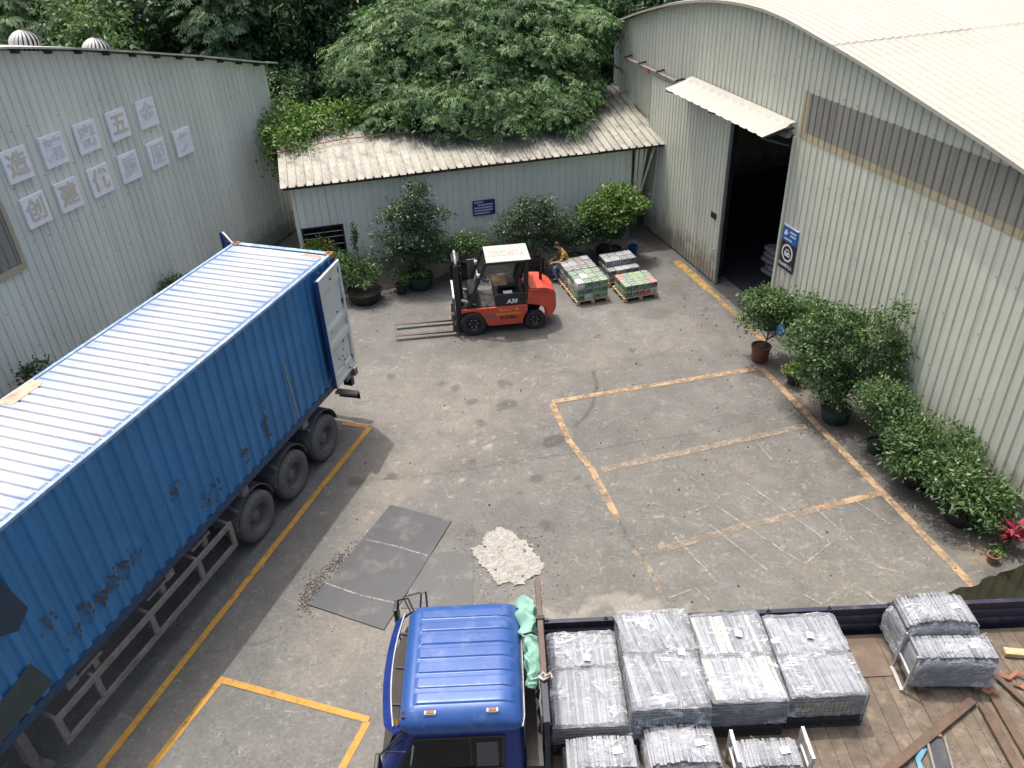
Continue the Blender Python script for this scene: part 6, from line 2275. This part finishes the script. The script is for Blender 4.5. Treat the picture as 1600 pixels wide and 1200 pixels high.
vD = whorls('crown', lobsA, 300, 34, M['leaf_forest2'], 'mesh', rl=.5, nr=6, leaf=.2, lw=.075)
tmesh = {}
for key, lb in (('A', lobsA), ('B', lobsB), ('C', lobsC), ('D', lobsA)):
    tmp = trunk(None, (0, 0, -.4), lb, .17, seed=ord(key))
    tmesh[key] = tmp.data
    bpy.data.objects.remove(tmp)
crowns = {'A': vA, 'B': vB, 'C': vC, 'D': vD}
KIND = {'A': 'dense dark broadleaf tree', 'B': 'paler bushy tree', 'C': 'slender feathery tree', 'D': 'loose light green tree'}
spots = [(-22, 33, 'A', 1.05), (-18.6, 34.5, 'D', 1.1), (-15.3, 33.5, 'B', 1.0), (-12.6, 35.5, 'A', 1.1), (-10.2, 33.2, 'C', .95), (-7.6, 34.6, 'A', 1.05), (-5.6, 35.6, 'B', 1.05),
         (-24.5, 39, 'C', 1.1), (-20, 39.5, 'A', 1.2), (-16.6, 40.5, 'C', 1.15), (-13, 40, 'D', 1.15), (-9.2, 39.5, 'A', 1.2), (-5.5, 40.5, 'D', 1.2), (-2.0, 37.5, 'A', 1.1), (1.6, 37.0, 'C', 1.0),
         (4.6, 36.2, 'A', 1.0), (7.3, 37.0, 'B', 1.0), (1.5, 41.5, 'B', 1.2), (6.0, 42, 'A', 1.2), (10.5, 41, 'C', 1.15), (-23, 46, 'A', 1.3), (-18, 46.5, 'B', 1.3), (-12.5, 46.5, 'A', 1.3),
         (-7, 47, 'C', 1.25), (-1.5, 46.5, 'A', 1.3), (5, 48, 'D', 1.3), (11, 47, 'A', 1.3), (3.9, 33.2, 'A', .8), (-8.2, 31.2, 'B', .66), (-30, 42, 'A', 1.3), (-29, 36, 'B', 1.2)]
spots.sort()
keys_ = [(k, 'above the left warehouse' if x < -8 else ('left of the big tree' if x < -4 else ('behind the big tree' if x < 3.5 else 'near the right warehouse')), 'front rank' if y < 37 else ('middle rank' if y < 44 else 'rear rank')) for x, y, k, _s in spots]
cnt_ = {}
for i, (x, y, k, s) in enumerate(spots):
    place = 'above the left warehouse' if x < -8 else ('left of the big tree' if x < -4 else ('behind the big tree' if x < 3.5 else 'near the right warehouse'))
    depth = 'front rank' if y < 37 else ('middle rank' if y < 44 else 'rear rank')
    base_ = '%s in the %s, %s' % (KIND[k], depth, place)
    cnt_[(k, place, depth)] = cnt_.get((k, place, depth), 0) + 1
    if keys_.count((k, place, depth)) > 1:
        base_ += ', %s from the left' % ORD[cnt_[(k, place, depth)] - 1]
    t = thing('woodland_tree', base_, 'tree', (x, y, hill_z(x, y)), random.uniform(0, 6.28), 'woodland trees behind the yard')
    t.scale = (s, s, s * random.uniform(.92, 1.08))
    put('crown', crowns[k], t)
    put('trunk', tmesh[k], t)


# clumps of bamboo-like grass at the wood's edge
def bamboo(x, y, h, seed, label):
    t = thing('bamboo_clump', label, 'bamboo', (x, y, hill_z(x, y)), 0, 'bamboo clumps in the wood')
    r = np.random.default_rng(seed)
    Cs, As, Ts = [], [], []
    mb = MB()
    for k in range(26):
        a = r.uniform(0, 6.28); lean = r.uniform(.1, .5)
        b0 = np.array([r.normal() * .35, r.normal() * .35, 0])
        pts = []
        for t_ in np.linspace(0, 1, 7):
            pts.append(b0 + np.array([math.cos(a) * lean * h * t_ ** 2, math.sin(a) * lean * h * t_ ** 2, h * (t_ - .22 * t_ ** 3)]))
        mb.tube([tuple(p) for p in pts], [.03, .028, .026, .022, .018, .012, .006], 5)
        for q in range(46):
            f = r.uniform(.35, 1) * 6
            i0 = min(int(f), 5)
            p = pts[i0] + (pts[i0 + 1] - pts[i0]) * (f - i0)
            Cs.append(p + r.normal(size=3) * .05); d = r.normal(size=3); d[2] = -.5; As.append(d); Ts.append(.55 + .2 * r.normal())
    m = len(Cs)
    leaf_object('leaves', np.array(Cs), np.array(As), r.normal(size=(m, 3)) * .4 + [0, 0, 1], r.uniform(.35, .7, m), np.full(m, .05), np.array(Ts), M['leaf_bamboo'], t)
    mb.build('culms', M['leaf_bamboo'], t)


bamboo(-7.0, 37.4, 6.2, 61, 'arching bamboo clump at the top, left of the big tree')
bamboo(-9.4, 37.0, 5.8, 62, 'bamboo clump above the end of the left warehouse roof')
bamboo(-14.4, 37.4, 6.4, 63, 'bamboo clump showing between trees above the roof vents')

# low growth over the hillside: one mass nobody could count
r = np.random.default_rng(77)
N_ = 42000
X_ = r.uniform(-36, 22, N_); Y_ = r.uniform(31.5, 62, N_)
Z_ = np.array([hill_z(a, b) for a, b in zip(X_, Y_)]) + r.uniform(0, 1.1, N_) * (Y_ > 32.5)
tag(leaf_object('undergrowth', np.stack([X_, Y_, Z_], 1), r.normal(size=(N_, 3)), r.normal(size=(N_, 3)) * .5 + [0, 0, 1], r.uniform(.3, .6, N_), r.uniform(.15, .3, N_),
                .45 + .2 * r.normal(size=N_), M['leaf_forest'], None), 'dark green undergrowth covering the hillside', 'undergrowth', kind='stuff')

# creeper over the left end of the shed roof
cv = thing('creeper', 'bright green creeper mounded over the left end of the shed roof', 'creeper', (-6.6, 26.2, 0))
lob = [(.0, -.2, 3.75, .75, 1.0, .55), (.9, .9, 3.95, 1.3, .9, .5), (2.3, 1.6, 4.1, 1.2, .8, .5), (-.3, .9, 3.6, .8, 1.1, .9), (-.35, .0, 2.9, .35, .8, .9)]
foliage('leaves', lob, 330, 26, .16, .12, .1, 71, M['leaf_vine'], cv, droop=.3, flat=.8)
mb = MB()
for k in range(7):
    mb.tube([(-.4 + .3 * k, 1.8, .0), (-.3 + .25 * k, 1.6, 2.0), (-.2 + .3 * k, .8, 3.7)], [.03, .025, .01], 5)
mb.build('stems', M['bark'], cv)


# potted plants -------------------------------------------------------------------
def pot(parent, r0, r1, h, mat, rim=.02):
    mb = MB()
    mb.lathe([(r0, 0), (r0 * 1.02, .01), ((r0 + r1) / 2 * 1.04, h * .5), (r1, h - rim * 1.5), (r1 + rim, h - rim * 1.4), (r1 + rim, h), (r1 - .015, h), (r1 - .03, h - .05), (0.0, h - .05)], 28)
    p_ = mb.build('pot', mat, parent, smooth=True)
    mb = MB(); mb.lathe([(0, h - .045), (r1 - .032, h - .042)], 20, closed=True); mb.build('soil', M['soil'], parent)
    return p_


def plant(name, label, loc, potspec, lobes, nclump, per, sigma, L, W, mk, seed, stem=.03, group=None, droop=.1, shell=.5, flat=.8, cat='potted plant'):
    t = thing(name, label, cat, (loc[0], loc[1], 0), 0, group)
    h = 0.0
    if potspec:
        pot(t, *potspec[:3], M[potspec[3]])
        h = potspec[2] - .06
    foliage('foliage', lobes, nclump, per, sigma, L, W, seed, M[mk], t, droop=droop, shell=shell, flat=flat)
    trunk(t, (0, 0, h), lobes, stem, seed=seed, split=.35, name='stem')
    return t


GS = 'potted shrubs along the shed'
GW_ = 'potted shrubs along the right warehouse wall'
plant('potted_shrub', 'yellow-green shrub in front of the shed window behind the container', (-5.62, 22.95), (.22, .28, .4, 'pot_black'),
      [(0, 0, 1.15, .55, .4, .42), (.3, .05, .95, .35, .3, .35), (-.3, 0, .9, .35, .3, .3)], 90, 26, .08, .085, .05, 'leaf_yellow', 81, group=GS)
t = plant('potted_shrub', 'loose plant with one tall leafy shoot in a wide black bowl', (-4.28, 22.0), (.4, .52, .36, 'pot_black'),
          [(0, 0, .72, .5, .45, .38), (-.45, .1, .8, .42, .35, .42), (.3, .15, .95, .3, .3, .35), (-.5, .2, 1.15, .3, .3, .3)], 110, 24, .09, .1, .045, 'leaf_mid', 82, group=GS)
foliage('tall_shoot', [(-.1, .26, 1.7, .08, .08, .75)], 40, 10, .035, .075, .04, 83, M['leaf_dark'], t)
mb = MB(); mb.tube([(0, .05, .3), (-.06, .22, 1.2), (-.15, .28, 2.35)], [.022, .016, .006], 6); mb.build('stem', M['bark'], t)
sp_ = thing('glazed_pot', 'small dark glazed pot standing between the bowl and the tall shrub', 'plant pot', (-3.23, 22.35, 0))
pot(sp_, .13, .15, .34, M['pot_black'])
foliage('foliage', [(0, 0, .42, .14, .14, .1)], 10, 10, .04, .08, .04, 84, M['leaf_dark'], sp_)
plant('potted_shrub', 'tallest leafy shrub by the shed, reaching up to its eaves', (-2.68, 22.75), (.34, .42, .42, 'pot_green'),
      [(-.1, 0, 1.5, .95, .6, .62), (.25, .1, 2.1, .75, .5, .55), (-.35, .1, 2.25, .6, .45, .45), (.1, .2, 2.8, .4, .35, .45), (.25, 0, 1.0, .7, .5, .42), (-.5, 0, 1.05, .4, .4, .4)], 300, 34, .11, .095, .042, 'leaf_dark', 85, stem=.04, group=GS, droop=.25)
foliage('low_leaves', [(-2.85 + 2.68, -.15, .5, .55, .35, .2)], 40, 22, .07, .08, .05, 86, M['leaf_bright'], bpy.data.objects['potted_shrub.002'])
plant('potted_shrub', 'low green shrub behind the forklift mast', (-1.45, 23.3), (.26, .32, .34, 'pot_black'),
      [(0, 0, .9, .6, .42, .45), (.45, .1, 1.0, .45, .35, .4), (-.4, 0, .75, .4, .35, .35)], 130, 26, .09, .09, .045, 'leaf_mid', 87, group=GS)
plant('potted_shrub', 'round dark shrub behind the forklift roof', (.85, 23.5), (.28, .34, .36, 'pot_black'),
      [(0, 0, 1.55, .95, .55, .55), (-.6, 0, 1.3, .6, .45, .5), (.6, .05, 1.4, .6, .45, .5), (.1, .1, 2.05, .55, .4, .32), (0, -.1, .95, .85, .45, .4)], 250, 34, .11, .085, .042, 'leaf_dark', 88, stem=.04, group=GS)
plant('potted_shrub', 'flat-topped bright green shrub at the right end of the shed', (3.35, 24.15), (.28, .34, .36, 'pot_black'),
      [(0, 0, 1.75, .95, .6, .36), (.55, .1, 1.65, .6, .5, .34), (-.6, -.1, 1.6, .6, .5, .32), (.1, .2, 2.05, .6, .4, .28), (-.1, -.3, 1.45, .7, .4, .25)], 250, 34, .1, .1, .055, 'leaf_bright', 89, stem=.04, group=GS, droop=.0)
plant('potted_shrub', 'dim dark shrub behind the seated person', (2.15, 23.75), (.26, .3, .34, 'pot_black'),
      [(0, 0, .95, .7, .4, .5), (.7, .2, .9, .55, .35, .45), (-.5, 0, .8, .45, .35, .4)], 150, 28, .1, .085, .042, 'leaf_dark', 90, group=GS)
plant('potted_shrub', 'dark low shrub in the shade under the bright flat-topped one', (3.2, 24.45), (.24, .28, .3, 'pot_black'),
      [(0, 0, .8, .65, .35, .45), (-.6, .0, .8, .5, .35, .45), (.45, .1, .9, .45, .3, .4)], 130, 28, .1, .085, .042, 'leaf_dark', 102, group=GS)
bk = thing('bucket', 'dark blue bucket in the shade beside the bright shrub', 'bucket', (4.1, 24.35, 0))
mb = MB(); mb.lathe([(.13, 0), (.165, .3), (.175, .31), (.175, .33), (.15, .33), (.12, .02), (0, .02)], 24); mb.build('pail', M['blue_plastic'], bk, smooth=True)
mb = MB(); mb.tube([(-.17, 0, .32), (-.12, .06, .44), (0, .08, .48), (.12, .06, .44), (.17, 0, .32)], .006, 5); mb.build('handle', M['steel'], bk)
plant('wall_shrub', 'bush at the foot of the left warehouse, showing over the container', (-9.65, 20.9), None,
      [(0, 0, .75, .5, .4, .45), (.2, .25, 1.1, .4, .4, .35), (-.2, -.2, .5, .4, .4, .35)], 100, 26, .09, .1, .05, 'leaf_mid', 91, cat='shrub')
plant('wall_shrub', 'sprig of leaves by the wall at the left frame edge', (-11.0, 16.2), None,
      [(0, 0, 1.25, .4, .4, .4), (.1, .0, .8, .35, .35, .4)], 60, 24, .09, .1, .05, 'leaf_dark', 92, cat='shrub')

plant('potted_shrub', 'light green shrub in a glazed red-brown pot', (6.35, 17.62), (.19, .235, .44, 'pot_red'),
      [(.05, .1, 1.55, .55, .5, .42), (.4, .1, 1.35, .45, .45, .42), (-.2, .05, 1.15, .4, .4, .35), (.55, -.1, 1.0, .4, .4, .35), (.9, -.2, 1.5, .4, .4, .4)], 230, 30, .09, .085, .045, 'leaf_mid', 93, group=GW_)
plant('potted_shrub', 'little yellow-leaved plant in a small black pot', (6.87, 16.5), (.13, .17, .2, 'pot_black'),
      [(0, 0, .36, .24, .24, .16), (-.1, -.05, .45, .14, .14, .1)], 40, 26, .05, .06, .035, 'leaf_yellow', 94, stem=.015, group=GW_)
plant('potted_shrub', 'tallest leafy tree in a green tub by the warehouse wall', (7.32, 14.95), (.27, .33, .34, 'pot_green'),
      [(0, .2, 1.7, .7, .6, .6), (-.35, .3, 1.3, .55, .5, .5), (.45, .1, 2.1, .55, .5, .5), (-.2, .5, 2.3, .5, .45, .4), (.7, -.1, 1.5, .45, .5, .5), (-.1, -.05, .75, .4, .4, .35), (.75, -.15, 2.75, .24, .24, .22), (-.45, .7, 1.8, .5, .45, .45), (1.0, -.2, 1.9, .3, .3, .3), (-.3, .2, .9, .5, .45, .4), (.4, .0, 1.0, .5, .45, .4), (-.75, .75, 1.5, .4, .4, .4)],
      440, 32, .1, .085, .045, 'leaf_mid', 95, stem=.045, group=GW_)
plant('potted_shrub', 'slim grey-green shrub right of the green tub', (7.78, 13.75), (.17, .2, .26, 'pot_green'),
      [(0, 0, .95, .45, .42, .4), (-.15, .1, 1.35, .4, .4, .35), (.2, -.05, .6, .3, .3, .3), (.25, 0, 1.2, .35, .3, .3)], 150, 30, .09, .085, .042, 'leaf_mid', 96, group=GW_)
plant('potted_shrub', 'broad glossy bush, left of the last two by the plinth', (8.18, 12.65), (.26, .32, .32, 'pot_black'),
      [(0, 0, .7, .6, .55, .42), (.3, .15, 1.1, .45, .4, .35), (-.25, .2, .95, .4, .4, .35), (.75, -.05, 1.05, .25, .2, .12), (-.3, -.1, .5, .4, .4, .3)], 190, 26, .10, .11, .042, 'leaf_mid', 97, group=GW_)
plant('potted_shrub', 'broad glossy bush nearest the truck, in front of the plinth', (8.55, 11.55), (.28, .34, .3, 'pot_black'),
      [(0, 0, .65, .62, .6, .4), (-.35, .3, .8, .45, .45, .35), (.35, -.25, .5, .42, .42, .32), (-.1, .4, 1.0, .4, .35, .28), (.1, -.5, .4, .35, .3, .25)], 210, 26, .10, .11, .042, 'leaf_mid', 98, group=GW_)
tp_ = thing('terracotta_pot', 'small terracotta pot with a seedling by the puddle', 'plant pot', (8.58, 10.43, 0))
pot(tp_, .08, .105, .17, M['terracotta'], .012)
foliage('foliage', [(0, 0, .18, .05, .05, .03)], 6, 8, .02, .07, .03, 99, M['leaf_bright'], tp_)
cd_ = thing('cordyline', 'red-leaved plant at the right edge beside the plinth', 'plant', (9.02, 10.72, 0))
r = np.random.default_rng(100)
m = 44
an = r.uniform(0, 6.28, m); el = r.uniform(.2, 1.1, m)
leaf_object('red_leaves', np.tile([0, 0, .36], (m, 1)) + r.normal(size=(m, 3)) * [.03, .03, .07], np.stack([np.cos(an) * np.cos(el), np.sin(an) * np.cos(el), np.sin(el)], 1),
            np.tile([0, 0, 1.0], (m, 1)) + r.normal(size=(m, 3)) * .2, r.uniform(.28, .42, m), r.uniform(.06, .09, m), .55 + .22 * r.normal(size=m), M['leaf_red'], cd_)
mb = MB(); mb.tube([(0, 0, 0), (.01, 0, .4)], .018, 6); mb.build('stem', M['bark'], cd_)
foliage('low_leaves', [(-.2, -.1, .08, .15, .12, .08)], 10, 12, .05, .08, .035, 101, M['leaf_mid'], cd_)
# blue and white plastic bag caught in the first shrub
bg_ = MB()
rr = random.Random(4)
for i in range(8):
    a = math.pi * i / 7
    for j in range(12):
        b_ = 2 * math.pi * j / 12
        q = 1 + rr.uniform(-.2, .2)
        bg_.v.append((.1 * math.sin(a) * math.cos(b_) * q, .1 * math.sin(a) * math.sin(b_) * q, .17 * math.cos(a)))
for i in range(7):
    for j in range(12):
        bg_.f.append((i * 12 + j, i * 12 + (j + 1) % 12, (i + 1) * 12 + (j + 1) % 12, (i + 1) * 12 + j))
pb = thing('plastic_bag', 'blue and white plastic bag hanging in the light green shrub', 'plastic bag', (6.62, 17.2, 1.1))
bg_.build('bag', simple('blue_bag', (.02, .14, .5), .4, var=.3, dirt=(.7, .75, .8), dirt_amt=1, dirt_scale=7), pb, smooth=True)
mb = MB(); mb.tube([(0, 0, .15), (.02, 0, .3), (-.03, 0, .2)], .012, 5); mb.build('bag_handle', M['white'], pb)
